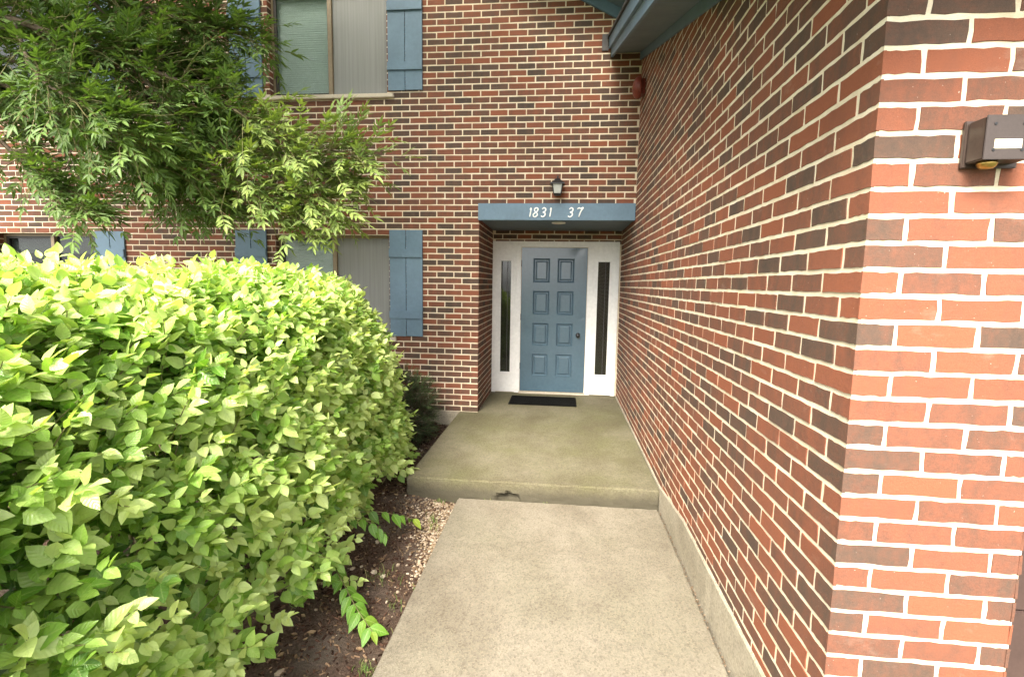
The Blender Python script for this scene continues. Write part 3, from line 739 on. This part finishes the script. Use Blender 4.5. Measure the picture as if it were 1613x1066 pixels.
bx = thing('wall_box', 'brown metal box with cream label and brass fitting on the brick pier', 'fixture')
fy = -LW - 0.074
box('backplate', 'brown', bx, 1.989, 2.120, -LW - 0.014, -LW - 0.005, 1.868, 1.984, 0.002)
box('housing', 'brown', bx, 1.995, 2.105, fy + 0.004, -LW - 0.0145, 1.877, 1.978, 0.003)
fp = box('face_plate', 'browngrey', bx, 1.993, 2.107, fy, fy + 0.0035, 1.875, 1.980, 0.001)
for x, z in ((2.0125, 1.959), (2.076, 1.958), (2.0135, 1.898), (2.077, 1.8975)):
    k = MB(); k.lathe([(0.0, 0.0), (0.0035, 0.0), (0.0035, 0.0012), (0.0, 0.0014)], (x, fy, z), (0, -1, 0), 12); k.build('screw', 'black', fp)
box('nameplate', 'cream', fp, 2.014, 2.0755, fy - 0.0014, fy - 0.0002, 1.9005, 1.9225, 0.0005)
k = MB(); k.lathe([(0.0, 0.0), (0.020, 0.0), (0.021, 0.006), (0.018, 0.012), (0.013, 0.017), (0.0, 0.018)], (2.026, fy + 0.03, 1.8765), (0, 0, -1), 20); k.build('brass_fitting', 'brass', bx, smooth=True)

cl = thing('ceiling_light', 'round white recessed light in the soffit above the door', 'light')
k = MB(); k.lathe([(0.058, 0.0), (0.086, 0.0), (0.084, 0.010), (0.060, 0.014), (0.058, 0.006)], (0.922, 0.27, lz0 + 0.0115), (0, 0, -1), 28); k.build('trim', 'white', cl, smooth=True)
k = MB(); k.lathe([(0.0, 0.0), (0.057, 0.0), (0.05, 0.006), (0.0, 0.012)], (0.922, 0.27, lz0 + 0.0105), (0, 0, -1), 24); k.build('lens', 'cream', cl, smooth=True)

dmt = thing('doormat', 'black ribbed rubber doormat lying before the blue door', 'doormat')
box('backing', 'rubber', dmt, 0.325, 1.212, 0.45, 0.935, 0.001, 0.010, 0.003)
k = MB()
for i in range(26): k.box(0.345, 1.192, 0.468 + i * 0.0175, 0.468 + i * 0.0175 + 0.010, 0.0102, 0.016)
tag(k.build('ribs', 'rubber', dmt), kind='stuff')

# ------------------------------------------------------------------ leaves
def leaf_template(nl, width, fold, curl, acum=1.0):
    """points of one leaf along +x, normal +z, unit length: left, rib, right columns"""
    vs_, rib = [], []
    for i in range(nl + 1):
        t = i / nl
        wv = width * (math.sin(math.pi * min(1, t ** 0.80)) ** 0.85) * (1 - 0.25 * t * acum) if 0 < t < 1 else 0.0
        if t > 0.8 and t < 1: wv *= 1 - 0.35 * acum * (t - 0.8) / 0.2
        z = -curl * t * t
        for s in (-1, 0, 1):
            vs_.append((t, s * wv, z + abs(s) * wv * fold)); rib.append(1.0 if s == 0 else 0.0)
    fs_ = []
    for i in range(nl):
        for j in (0, 1):
            a = i * 3 + j; q = (a, a + 3, a + 4, a + 1)
            fs_.append(q)
    return np.array(vs_), fs_, rib
def frame_of(d, n):
    d = d.normalized(); n = (n - d * n.dot(d))
    n = n.normalized() if n.length > 1e-5 else d.orthogonal().normalized()
    return d, n.cross(d), n
class Foliage:
    def __init__(s, templates): s.T = templates; s.L = []
    def add(s, p, d, n, size, tint): s.L.append((Vector(p), *frame_of(Vector(d), Vector(n)), size, tint, R.randrange(len(s.T))))
    def build(s, parent, m, restname, limit=300, keep=lambda p: True):
        sc = sorted(((screen_size(l[0]) or 0) * l[4] if keep(l[0]) else 0, i) for i, l in enumerate(s.L))
        top = {i for q, i in sc[-limit:] if q > 0} if limit else set()
        meshes = []
        for vs_, fs_, rib in s.T:
            me = bpy.data.meshes.new('leaf'); me.from_pydata([tuple(v) for v in vs_], [], fs_)
            at = me.attributes.new('rib', 'FLOAT', 'POINT'); at.data.foreach_set('value', rib); at = me.attributes.new('along', 'FLOAT', 'POINT'); at.data.foreach_set('value', [float(v[0]) for v in vs_])
            me.shade_smooth(); me.materials.append(M[m]); meshes.append(me)
        AV, AF, AT, AR, AL = [], [], [], [], []; base = 0
        for i, (p, d, c, n, size, tnt, k) in enumerate(s.L):
            vs_, fs_, rib = s.T[k]
            if i in top:
                o = bpy.data.objects.new('leaf', meshes[k]); col.objects.link(o); o.parent = parent
                mm = Matrix.Identity(4)
                for r in range(3): mm[r][0] = d[r] * size; mm[r][1] = c[r] * size; mm[r][2] = n[r] * size; mm[r][3] = p[r]
                o.matrix_world = mm; o['tint'] = tnt
                continue
            A = np.array([d, c, n]) * size
            AV.append(vs_ @ A + np.array(p)); f = np.array(fs_) + base; AF.append(f); AT += [tnt] * len(vs_); AR += rib; AL += list(vs_[:, 0]); base += len(vs_)
        V = np.concatenate(AV); F = np.concatenate(AF)
        me = bpy.data.meshes.new(restname); me.vertices.add(len(V)); me.vertices.foreach_set('co', V.ravel())
        me.loops.add(F.size); me.loops.foreach_set('vertex_index', F.ravel().astype(np.int32)); me.polygons.add(len(F)); me.polygons.foreach_set('loop_start', np.arange(0, F.size, 4, dtype=np.int32))
        me.update(calc_edges=True)
        for nm, A in (('tint', AT), ('rib', AR), ('along', AL)):
            at = me.attributes.new(nm, 'FLOAT', 'POINT'); at.data.foreach_set('value', A)
        me.shade_smooth()
        tag(obj(restname, me, m, parent), kind='stuff')
rv = lambda a=1.0: Vector((R.uniform(-a, a), R.uniform(-a, a), R.uniform(-a, a)))
UP = Vector((0, 0, 1))

# ------------------------------------------------------------------ hedge
hedge = thing('hedge', 'big rounded light green leafy hedge beside the walk', 'hedge')
HY0, HY1, HXC = -5.35, -1.2, -1.18
def hedge_pt(y, ph):
    """ph: 0 at the walk side foot, pi/2 on top, pi at the far foot"""
    e = 1.0
    if y > -2.5: e = max(0.0, 1 - ((y + 2.5) / (HY1 + 2.5)) ** 2.6) ** 0.42
    if y < -4.9: e = math.sqrt(max(0.0, 1 - ((-4.9 - y) / (-4.9 - HY0)) ** 2))
    c, s = math.cos(ph), math.sin(ph)
    ax = (0.98 - 0.11 * min(1, max(0, (y + 3.4) / 1.0))) * (0.40 + 0.60 * e); h = (1.70 + 0.045 * min(1, max(0, (y + 4.6) / 1.5))) * (0.84 + 0.16 * e)
    x = HXC + math.copysign(abs(c) ** 0.78, c) * ax
    z = -0.14 + h * (abs(s) ** 0.80)
    foot = max(0, 0.25 - (z + 0.14)) * 0.1 * (1 if c > 0 else -1)     # pulls in at the foot
    bl = 0.10 * noise.noise((x * 1.3, y * 1.3, z * 1.3)) + 0.055 * noise.noise((x * 3.4, y * 3.4, z * 3.4))
    return Vector((x - foot, y, z)), bl
hf = Foliage([leaf_template(4, w_, f_, c_) for w_, f_, c_ in ((0.36, 0.22, 0.16), (0.40, 0.14, 0.26), (0.32, 0.36, 0.10), (0.38, 0.08, 0.34), (0.34, 0.26, -0.06))])
stems = MB()
nsh = 0
while nsh < 6200:
    y = R.uniform(HY0 + 0.03, HY1 - 0.01); ph = R.uniform(0.02, 2.2) if R.random() < 0.9 else R.uniform(2.2, 3.1)
    P, bl = hedge_pt(y, ph)
    a = hedge_pt(min(y + 0.02, HY1 - 0.002), ph)[0] - hedge_pt(y - 0.02, ph)[0]; q = hedge_pt(y, ph + 0.02)[0] - hedge_pt(y, ph - 0.02)[0]
    N = q.cross(a)
    N = -N if N.dot(P - Vector((HXC, min(max(y, -4.6), -2.3), 0.6))) < 0 else N
    if N.length < 1e-7: continue
    N.normalize()
    hole = noise.noise((P.x * 3.1 + 5, P.y * 3.1, P.z * 3.4))
    if P.z < 0.75 and hole > 0.22 + 0.25 * P.z and R.random() < 0.9: continue
    nsh += 1
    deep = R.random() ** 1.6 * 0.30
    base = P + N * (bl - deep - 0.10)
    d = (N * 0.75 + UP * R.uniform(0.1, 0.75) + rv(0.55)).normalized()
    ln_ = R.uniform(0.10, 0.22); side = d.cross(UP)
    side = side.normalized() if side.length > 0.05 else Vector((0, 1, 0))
    shoot_t = R.gauss(0.74, 0.22) + 0.22 * noise.noise((P.x * 2, P.y * 2, P.z * 2)) - deep * 0.9 + (0.06 if P.z < 0.6 else 0)  # deep shoots tinted darker for shade, low ones paler for missing light
    pr = R.randint(3, 5); ang = R.uniform(0, math.pi)
    tip = base + d * ln_ - UP * 0.012
    if R.random() < 0.30: stems.tube([base - d * 0.10, base + d * ln_ * 0.5, tip], [0.003, 0.0024, 0.0015], 4, False)
    sz = R.uniform(0.06, 0.096)
    for k in range(pr):
        t = (k + 0.6) / pr; pp = base + d * ln_ * t - UP * 0.012 * t * t
        sd_ = (side * math.cos(ang) + d.cross(side) * math.sin(ang)); ang += math.pi / 2 + R.uniform(-.3, .3)
        for sg in (-1, 1):
            dd = d * R.uniform(0.35, 0.8) + sd_ * sg * R.uniform(0.6, 1.0) - UP * R.uniform(0.0, 0.55) + N * 0.15
            nn = UP * R.uniform(0.6, 1.1) + N * R.uniform(0.0, 0.5) + Vector((-0.15, -0.6, 0)) + rv(0.38)
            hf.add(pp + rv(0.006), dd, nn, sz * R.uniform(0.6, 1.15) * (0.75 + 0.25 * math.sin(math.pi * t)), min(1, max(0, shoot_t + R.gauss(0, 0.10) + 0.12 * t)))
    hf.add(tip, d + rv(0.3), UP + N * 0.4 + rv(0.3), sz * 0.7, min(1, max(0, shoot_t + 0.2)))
# inner leaves, the shade of the gaps put into their dark tint
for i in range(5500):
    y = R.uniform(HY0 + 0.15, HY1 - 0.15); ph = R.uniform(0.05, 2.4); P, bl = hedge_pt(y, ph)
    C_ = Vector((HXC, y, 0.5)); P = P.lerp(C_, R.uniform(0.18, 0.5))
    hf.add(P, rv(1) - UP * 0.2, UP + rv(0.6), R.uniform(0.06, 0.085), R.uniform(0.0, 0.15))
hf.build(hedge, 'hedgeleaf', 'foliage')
for i in range(16):
    y = -5.1 + 3.7 * i / 15 + R.uniform(-0.1, 0.1); x = HXC + R.uniform(-0.2, 0.35)
    for j in range(3): stems.tube(smooth_path([(x, y, -0.2), (x + R.uniform(-.1, .25), y + R.uniform(-.15, .15), 0.25), (x + R.uniform(-.3, .6), y + R.uniform(-.3, .3), 0.9)], 4), [0.013 - 0.001 * k for k in range(9)], 6)
stems.build('stems', 'twig', hedge, smooth=True)

# ------------------------------------------------------------------ ash tree: trunk outside the picture, branches reaching in
tree = thing('ash_tree', 'tree with slender pointed leaflets whose branches hang before the upper left windows', 'tree')
fork = Vector((-4.33, -2.9, 3.43))
tr = MB(); tp_ = smooth_path([(-4.75, -3.1, -0.3), (-4.72, -3.05, 0.6), (-4.62, -3.0, 1.8), (-4.45, -2.95, 2.7), fork, (-4.30, -2.8, 4.3), (-4.5, -2.9, 5.6), (-4.3, -3.1, 6.8)], 6)
tr.tube(tp_, [0.17 * (1 - 0.9 * i / len(tp_)) + 0.02 for i in range(len(tp_))], 14); tr.build('trunk', 'bark', tree, smooth=True)
LIMBS = {
 'A': [(-4.33, -2.9, 3.43), (-3.54, -2.6, 3.42), (-2.97, -2.4, 3.37), (-2.64, -2.3, 3.26), (-2.29, -2.2, 3.16), (-1.79, -2.0, 2.98), (-1.29, -1.9, 2.69), (-0.71, -1.8, 2.57)],
 'B': [(-4.33, -2.9, 3.43), (-3.85, -2.3, 3.28), (-3.17, -2.1, 2.92), (-2.53, -2.0, 2.58), (-1.96, -1.9, 2.42), (-1.34, -1.85, 2.28), (-0.92, -1.8, 2.20)],
 'C': [(-4.33, -2.9, 3.43), (-3.38, -2.5, 3.83), (-2.66, -2.2, 3.69), (-2.25, -2.0, 3.62), (-1.95, -1.9, 3.56), (-1.62, -1.8, 3.5)],
 'D': [(-3.85, -2.3, 3.28), (-3.41, -2.2, 2.61), (-3.17, -2.1, 2.35), (-2.80, -2.1, 2.15)],
 'E': [(-2.29, -2.2, 3.16), (-2.07, -2.0, 2.85), (-1.79, -1.9, 2.62), (-1.31, -1.8, 2.50), (-0.82, -1.75, 2.42)],
 'F': [(-2.66, -2.2, 3.69), (-2.40, -1.9, 3.38), (-2.08, -1.75, 3.12), (-1.75, -1.7, 2.85)],
 'G': [(-1.96, -1.9, 2.42), (-1.60, -1.8, 2.26), (-1.30, -1.75, 2.08)],
 'I': [(-3.85, -2.3, 3.28), (-3.57, -1.9, 3.55), (-3.22, -1.7, 3.43), (-2.68, -1.6, 3.14), (-2.18, -1.5, 2.82)] ,
 'J': [(-3.85, -2.3, 3.28), (-3.61, -2.0, 3.07), (-3.23, -1.8, 2.82), (-2.7, -1.7, 2.56), (-2.28, -1.65, 2.32)] ,
 'K': [(-3.38, -2.5, 3.83), (-3.3, -2.0, 3.87), (-2.91, -1.8, 3.73), (-2.45, -1.7, 3.46), (-2.08, -1.6, 3.39)] ,
 'N': [(-2.97, -2.4, 3.37), (-2.69, -2.5, 2.94), (-2.32, -2.5, 2.72), (-2.09, -2.4, 2.56)] ,
 'H': [(-3.85, -2.3, 3.28), (-3.37, -1.9, 3.25), (-3.03, -1.7, 2.91), (-2.67, -1.6, 2.55), (-2.37, -1.55, 2.34), (-2.10, -1.5, 2.2)],
}
tf = Foliage([leaf_template(4, w_, f_, c_, 1.4) for w_, f_, c_ in ((0.155, 0.35, 0.08), (0.18, 0.2, 0.16), (0.14, 0.45, -0.05), (0.165, 0.25, 0.22))])
tw = MB()
def compound(p, d, n, size, tnt):
    """pinnate leaf: five to seven leaflets on a rachis"""
    d, c, n = frame_of(d, n); L_ = size * 1.9; k = R.choice((2, 3, 3))
    droop = Vector((0, 0, -1))
    for i in range(k):
        t = 0.35 + 0.55 * i / max(1, k - 1)
        q = p + d * L_ * t + droop * 0.06 * L_ * t * t
        for sg in (-1, 1):
            tf.add(q, d * 0.85 + c * sg * 0.75 + droop * R.uniform(-0.35, 0.25), n + rv(0.3), size * R.uniform(0.8, 1.1), tnt + R.gauss(0, 0.06))
    tf.add(p + d * L_ * 0.95 + droop * 0.06 * L_, d + droop * 0.05, n + rv(0.25), size * 1.15, tnt + 0.05)
    tw.tube([p, p + d * L_ * 0.5 + droop * 0.015 * L_, p + d * L_ * 0.95 + droop * 0.06 * L_], [0.0016, 0.0013, 0.001], 3, False)
for nm, path in LIMBS.items():
    P = smooth_path(path, 6); r0 = {'A': 0.030, 'B': 0.030, 'C': 0.026}.get(nm, 0.013)
    b = MB(); b.tube(P, [max(0.003, r0 * (1 - i / (len(P) - 1)) ** 0.8 + 0.003) for i in range(len(P))], 8)
    b.build('limb', 'bark', tree, smooth=True)
    start = 8 if nm in 'ABC' else 3
    for i in range(start, len(P)):
        f = i / (len(P) - 1)
        dl = (P[min(i + 1, len(P) - 1)] - P[max(i - 1, 0)]).normalized()
        for rep in range((6 if P[i].x < -2.0 else 5) if f < 0.97 else 6):
            d = (dl * R.uniform(0.4, 1.0) + rv(0.85) + Vector((0.15, 0, 0.05))).normalized()
            ln_ = R.uniform(0.12, 0.42) * (1.0 if f < 0.85 else 0.75)
            o = P[i] + rv(0.03); e = o + d * ln_ + Vector((0, 0, -0.03 + 0.05 * R.random()))
            if e.x > -0.35 - 0.0: continue
            tw.tube([o, o.lerp(e, 0.5) + UP * 0.02, e], [0.004, 0.003, 0.0018], 4, False)
            tnt = 0.44 + 0.12 * noise.noise((o.x * 2, o.y * 2, o.z * 2)) + (0.34 if o.x > -1.75 and o.z < 2.95 else 0.0) + (0.1 if o.x > -2.3 else 0)  # right-hand sprays tinted paler, as if the light caught them
            for k in range(R.randint(2, 4)):
                q = o.lerp(e, (k + 1) / 4)
                dd = (d * 0.9 + rv(0.75) + Vector((0.25, 0, 0.28))).normalized()
                compound(q, dd, UP + rv(0.45) + Vector((0, -0.35, 0)), R.uniform(0.058, 0.088), tnt)
            compound(e, d + rv(0.3), UP + rv(0.35) + Vector((0, -0.3, 0)), R.uniform(0.062, 0.09), tnt + 0.1)
            if R.random() < 0.02:
                for _ in range(4): tf.add(e + rv(0.03), rv(1), rv(1), 0.04, 1.0)
vis_n = len(tf.L)
# unseen crown above and left of the picture, spread and thickened to shade the facade
for i in range(14000):
    v = rv(1)
    if v.length > 1: continue
    p = Vector((-2.6 + v.x * 5.4, -2.8 + v.y * 1.9, 5.6 + v.z * 1.7))
    if noise.noise(p * 0.9) < -0.22 or p.z < 3.9 + 0.55 * (p.y + 2.4) * (p.y > -2.4): continue
    compound(p, rv(1), UP + rv(0.5), R.uniform(0.11, 0.15), R.uniform(0.25, 0.55))
for i in range(420):
    v = rv(1); p = Vector((-4.6 + v.x * 1.0, -2.7 + v.y * 1.1, 3.4 + v.z * 1.1))
    if p.x > -3.6 - (p.y + 2.0) * -0.0 and p.y > -2.4: continue
    compound(p, rv(1), UP + rv(0.5), R.uniform(0.09, 0.12), R.uniform(0.25, 0.5))
LB = (((-4.3, -2.8, 4.3), (-3.2, -3.2, 5.2), (-1.8, -3.5, 5.7), (-0.2, -3.6, 5.8)), ((-4.4, -2.9, 5.2), (-3.6, -2.2, 5.9), (-2.2, -2.4, 6.2)), ((-4.3, -2.9, 3.6), (-4.6, -4.0, 4.6), (-4.0, -4.9, 5.6)))  # unseen limbs that carry the added shading crown
for q in LB:
    b = MB(); P = smooth_path(q, 6); b.tube(P, [0.07 * (1 - 0.85 * i / len(P)) for i in range(len(P))], 8); b.build('limb', 'bark', tree, smooth=True)
tf.build(tree, 'treeleaf', 'crown')
tw.build('twigs', 'twig', tree)

# ------------------------------------------------------------------ yew shrub by the wall
yew = thing('yew_shrub', 'low dark green yew shrub against the brick wall behind the hedge', 'shrub')
yf = Foliage([leaf_template(2, 0.13, 0.2, 0.1), leaf_template(2, 0.11, 0.3, 0.2)]); ys_ = MB()
for i in range(1000):
    v = rv(1)
    if v.length > 1 or v.z < -0.75: continue
    C_ = Vector((-0.76, -0.66, 0.10)); v = v.normalized() * (R.random() ** 0.4)
    p = C_ + Vector((v.x * 0.36, v.y * 0.50, v.z * 0.42)) + Vector((0, 0, 0.02))
    p.y = min(p.y, -0.10); p.z = max(p.z, -0.15)
    d = (v + rv(0.5) + Vector((0.1, -0.1, 0.35))).normalized()
    for br in range(3):
        e = (d + rv(0.55)).normalized(); L_ = R.uniform(0.10, 0.20)
        ys_.tube([p, p + e * L_], [0.0025, 0.001], 3, False)
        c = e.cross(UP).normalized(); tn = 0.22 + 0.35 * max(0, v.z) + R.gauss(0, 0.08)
        for k in range(13):
            t = (k + 1) / 13
            for sg in (-1, 1): yf.add(p + e * L_ * t, e * 0.6 + c * sg + rv(0.15) + UP * 0.1, UP + rv(0.3), R.uniform(0.026, 0.038), min(1, max(0, tn + 0.35 * (t > 0.75))))
yf.build(yew, 'yew', 'foliage', limit=0)
for j in range(6): ys_.tube([(-0.83, -0.6, -0.2), (-0.83 + R.uniform(-.3, .3), -0.6 + R.uniform(-.3, .3), 0.15)], [0.012, 0.005], 5)
ys_.build('stems', 'bark', yew)

# ------------------------------------------------------------------ shoots creeping over the soil
def creeper(label, path, leaves, size):
    c = thing('creeping_shoot', label, 'plant')
    P = smooth_path(path, 6); b = MB(); b.tube(P, [0.0035 - 0.002 * i / len(P) for i in range(len(P))], 6); b.build('stem', 'twig', c, smooth=True)
    F = Foliage([leaf_template(6, 0.30, 0.25, 0.25, 1.5), leaf_template(6, 0.33, 0.15, 0.4, 1.4)])
    for k in range(leaves):
        f = 0.12 + 0.88 * k / (leaves - 1); i = min(len(P) - 2, int(f * (len(P) - 1)))
        d = (P[i + 1] - P[i]).normalized(); s = d.cross(UP).normalized()
        for sg in (-1, 1):
            if R.random() < 0.12: continue
            F.add(P[i], d * 0.6 + s * sg * R.uniform(0.6, 1.0) - UP * R.uniform(0.15, 0.7), UP + Vector((0.1, -0.5, 0)) + rv(0.3), size * R.uniform(0.8, 1.15), min(1, 0.45 + R.gauss(0, 0.12) + 0.25 * f * (f > 0.85)))
    F.add(P[-1], P[-1] - P[-3] - UP * 0.02, UP, size * 0.7, 0.8)
    meshes = []
    for vs_, fs_, rib in F.T:
        me = bpy.data.meshes.new('leaf'); me.from_pydata([tuple(v) for v in vs_], [], fs_); at = me.attributes.new('rib', 'FLOAT', 'POINT'); at.data.foreach_set('value', rib); at = me.attributes.new('along', 'FLOAT', 'POINT'); at.data.foreach_set('value', [float(v[0]) for v in vs_]); me.shade_smooth(); me.materials.append(M['vineleaf']); meshes.append(me)
    for (p, d, cc, n, sz, tn, k) in F.L:
        o = bpy.data.objects.new('leaf', meshes[k]); col.objects.link(o); o.parent = c; mm = Matrix.Identity(4)
        for r in range(3): mm[r][0] = d[r] * sz; mm[r][1] = cc[r] * sz; mm[r][2] = n[r] * sz; mm[r][3] = p[r]
        o.matrix_world = mm; o['tint'] = tn
creeper('bright green leafy shoot reaching from the hedge toward the corner of the step', [(-0.55, -2.85, 0.02), (-0.36, -2.80, 0.05), (-0.20, -2.72, 0.03), (-0.08, -2.66, -0.02), (0.02, -2.60, -0.07)], 9, 0.09)
creeper('short green shoot with drooping leaves under the hedge edge facing the gravel', [(-0.42, -2.98, 0.10), (-0.27, -2.95, 0.10), (-0.15, -2.93, 0.05), (-0.08, -2.92, -0.02)], 6, 0.085)
creeper('bright green leafy shoot trailing out from under the hedge onto the walk edge', [(-0.40, -3.18, 0.02), (-0.26, -3.28, 0.00), (-0.13, -3.40, -0.04), (-0.01, -3.52, -0.08), (0.11, -3.62, -0.12)], 11, 0.092)

# ------------------------------------------------------------------ loose cover on the soil
ICO = bmesh.new(); bmesh.ops.create_icosphere(ICO, subdivisions=1, radius=1); ICO.verts.index_update()
IV = [v.co.copy() for v in ICO.verts]; IF = [[v.index for v in f.verts] for f in ICO.faces]; ICO.free()
g = MB()
def pebble(x, y, r, tn, z=None):
    q = Matrix.Rotation(R.uniform(0, 6.3), 3, 'Z'); sx, sy, sz = r * R.uniform(0.7, 1.4), r * R.uniform(0.6, 1.0), r * R.uniform(0.4, 0.7)
    z0 = (soil_h(x, y) if z is None else z) + sz * 0.45
    g.add([q @ Vector((v.x * sx * R.uniform(.85, 1.15), v.y * sy * R.uniform(.85, 1.15), v.z * sz)) + Vector((x, y, z0)) for v in IV], IF, tn)
for i in range(1300):       # heap against the step and along the walk
    y = R.triangular(-3.2, -2.04, -2.1); wd = 0.04 + 0.32 * max(0, (y + 3.2) / 1.15)
    x = 0.19 - abs(R.gauss(0, 0.5)) * wd
    if x < -0.5: continue
    pebble(x, y, R.uniform(0.004, 0.012), R.uniform(0.2, 1.0))
for i in range(620):
    y = R.uniform(-4.2, -0.3); x = R.uniform(-0.75, 0.185) if y < -2.05 else R.uniform(-0.8, -0.24)
    pebble(x, y, R.choice((0.003, 0.005, 0.007, 0.011)), R.uniform(0.1, 1.0))
for x, y, r in ((-0.10, -3.06, 0.022), (-0.03, -3.10, 0.018), (0.02, -2.98, 0.016), (-0.22, -3.86, 0.024), (-0.16, -3.93, 0.013), (-0.24, -3.05, 0.018), (-0.2, -2.75, 0.02), (0.10, -3.22, 0.017), (-0.42, -0.95, 0.02)): pebble(x, y, r, R.uniform(0.7, 1.0))
for i in range(200):        # grit in the joint between walk and footing
    y = R.uniform(-4.2, -2.06); pebble(XR - 0.018 - R.random() ** 2 * 0.02, y, R.uniform(0.002, 0.005), R.uniform(0, 0.6), -0.150)
tag(g.build('gravel', 'pebble'), 'tan pebbles scattered over the soil beside the walk', 'gravel', kind='stuff')
g = MB()
for i in range(5200):
    y = R.uniform(-4.3, -0.05); x = R.uniform(-1.0, 0.185) if y < -2.05 else R.uniform(-1.1, -0.235)
    L_, w_, h_ = R.uniform(0.008, 0.03), R.uniform(0.003, 0.008), R.uniform(0.0015, 0.004)
    q = Matrix.Rotation(R.uniform(0, 6.3), 3, 'Z') @ Matrix.Rotation(R.gauss(0, 0.25), 3, 'Y') @ Matrix.Rotation(R.gauss(0, 0.3), 3, 'X'); c = Vector((x, y, soil_h(x, y) + h_))
    g.add([q @ Vector((a * L_ / 2, e * w_ / 2, f * h_)) + c for a in (-1, 1) for e in (-1, 1) for f in (-1, 1)], [(0, 1, 3, 2), (4, 6, 7, 5), (0, 4, 5, 1), (2, 3, 7, 6), (0, 2, 6, 4), (1, 5, 7, 3)], R.random())
tag(g.build('mulch_chips', 'chip', fixn=False), 'shredded dark bark mulch covering the bed', 'mulch', kind='stuff')
g = MB()
for i in range(170):       # curled dead leaves and bits of twig that fell from the hedge
    y = R.uniform(-4.2, -0.2); x = R.triangular(-0.75, 0.17, -0.35) if y < -2.05 else R.uniform(-0.8, -0.24)
    q = Matrix.Rotation(R.uniform(0, 6.3), 3, 'Z') @ Matrix.Rotation(R.gauss(0, 0.35), 3, 'X'); L_ = R.uniform(0.018, 0.045); o = Vector((x, y, soil_h(x, y) + 0.008)); cu = R.uniform(0.1, 0.5); tn = R.uniform(0.4, 1.0)
    if i % 4:
        g.add([q @ Vector((a * L_, e * L_ * wv, cu * L_ * (a - 0.5) ** 2 + abs(e) * L_ * 0.12)) + o for a, wv in ((0, 0.02), (0.35, 0.26), (0.7, 0.22), (1, 0.02)) for e in (-1, 0, 1)], [(i2 * 3 + j, i2 * 3 + j + 1, i2 * 3 + j + 4, i2 * 3 + j + 3) for i2 in range(3) for j in (0, 1)], tn)
    else: g.tube([o, o + q @ Vector((L_ * 1.2, 0, 0.002)), o + q @ Vector((L_ * 2.4, L_ * 0.4, 0.0))], 0.0015, 4, False, None, tn)
tag(g.build('leaf_litter', 'litter', fixn=False), 'curled dead leaves and twig bits lying on the soil', 'leaf litter', kind='stuff')
g = MB()
def tuft(x, y, n, h, spread=0.03, z=None):
    for i in range(n):
        a = R.uniform(0, 6.3); hh = h * R.uniform(0.4, 1); o = Vector((x + R.gauss(0, spread), y + R.gauss(0, spread), (soil_h(x, y) if z is None else z) - 0.004)); l = Vector((math.cos(a), math.sin(a), 0)); s = Vector((-l.y, l.x, 0)) * 0.0016
        m1 = o + l * hh * 0.25 + UP * hh * 0.7; m2 = o + l * hh * 0.7 + UP * hh * 0.95
        g.add([o - s, o + s, m1 + s * .8, m1 - s * .8, m2], [(0, 1, 2, 3), (3, 2, 4)], R.random())
for a in ((-0.02, -3.12, 40, 0.07, 0.05), (0.10, -2.42, 26, 0.07, 0.02), (0.12, -2.55, 18, 0.06, 0.03), (0.12, -3.35, 20, 0.05, 0.03), (0.14, -3.78, 40, 0.05, 0.022), (0.05, -2.10, 14, 0.05, 0.02), (0.20, -2.055, 10, 0.045, 0.012), (0.08, -2.08, 10, 0.04, 0.02), (-0.08, -3.9, 14, 0.03, 0.02), (0.0, -2.3, 12, 0.04, 0.05)): tuft(*a)
for i in range(14): tuft(0.19, R.uniform(-3.9, -2.1), 3, 0.03, 0.006)
for x in (0.42, 0.45, 0.6, 0.9): tuft(x, -2.053, 4, 0.018, 0.012, -0.146)
tag(g.build('grass', 'grass', fixn=False), 'small grass tufts sprouting along the walk edge', 'grass', kind='stuff')
bpy.context.view_layer.update()
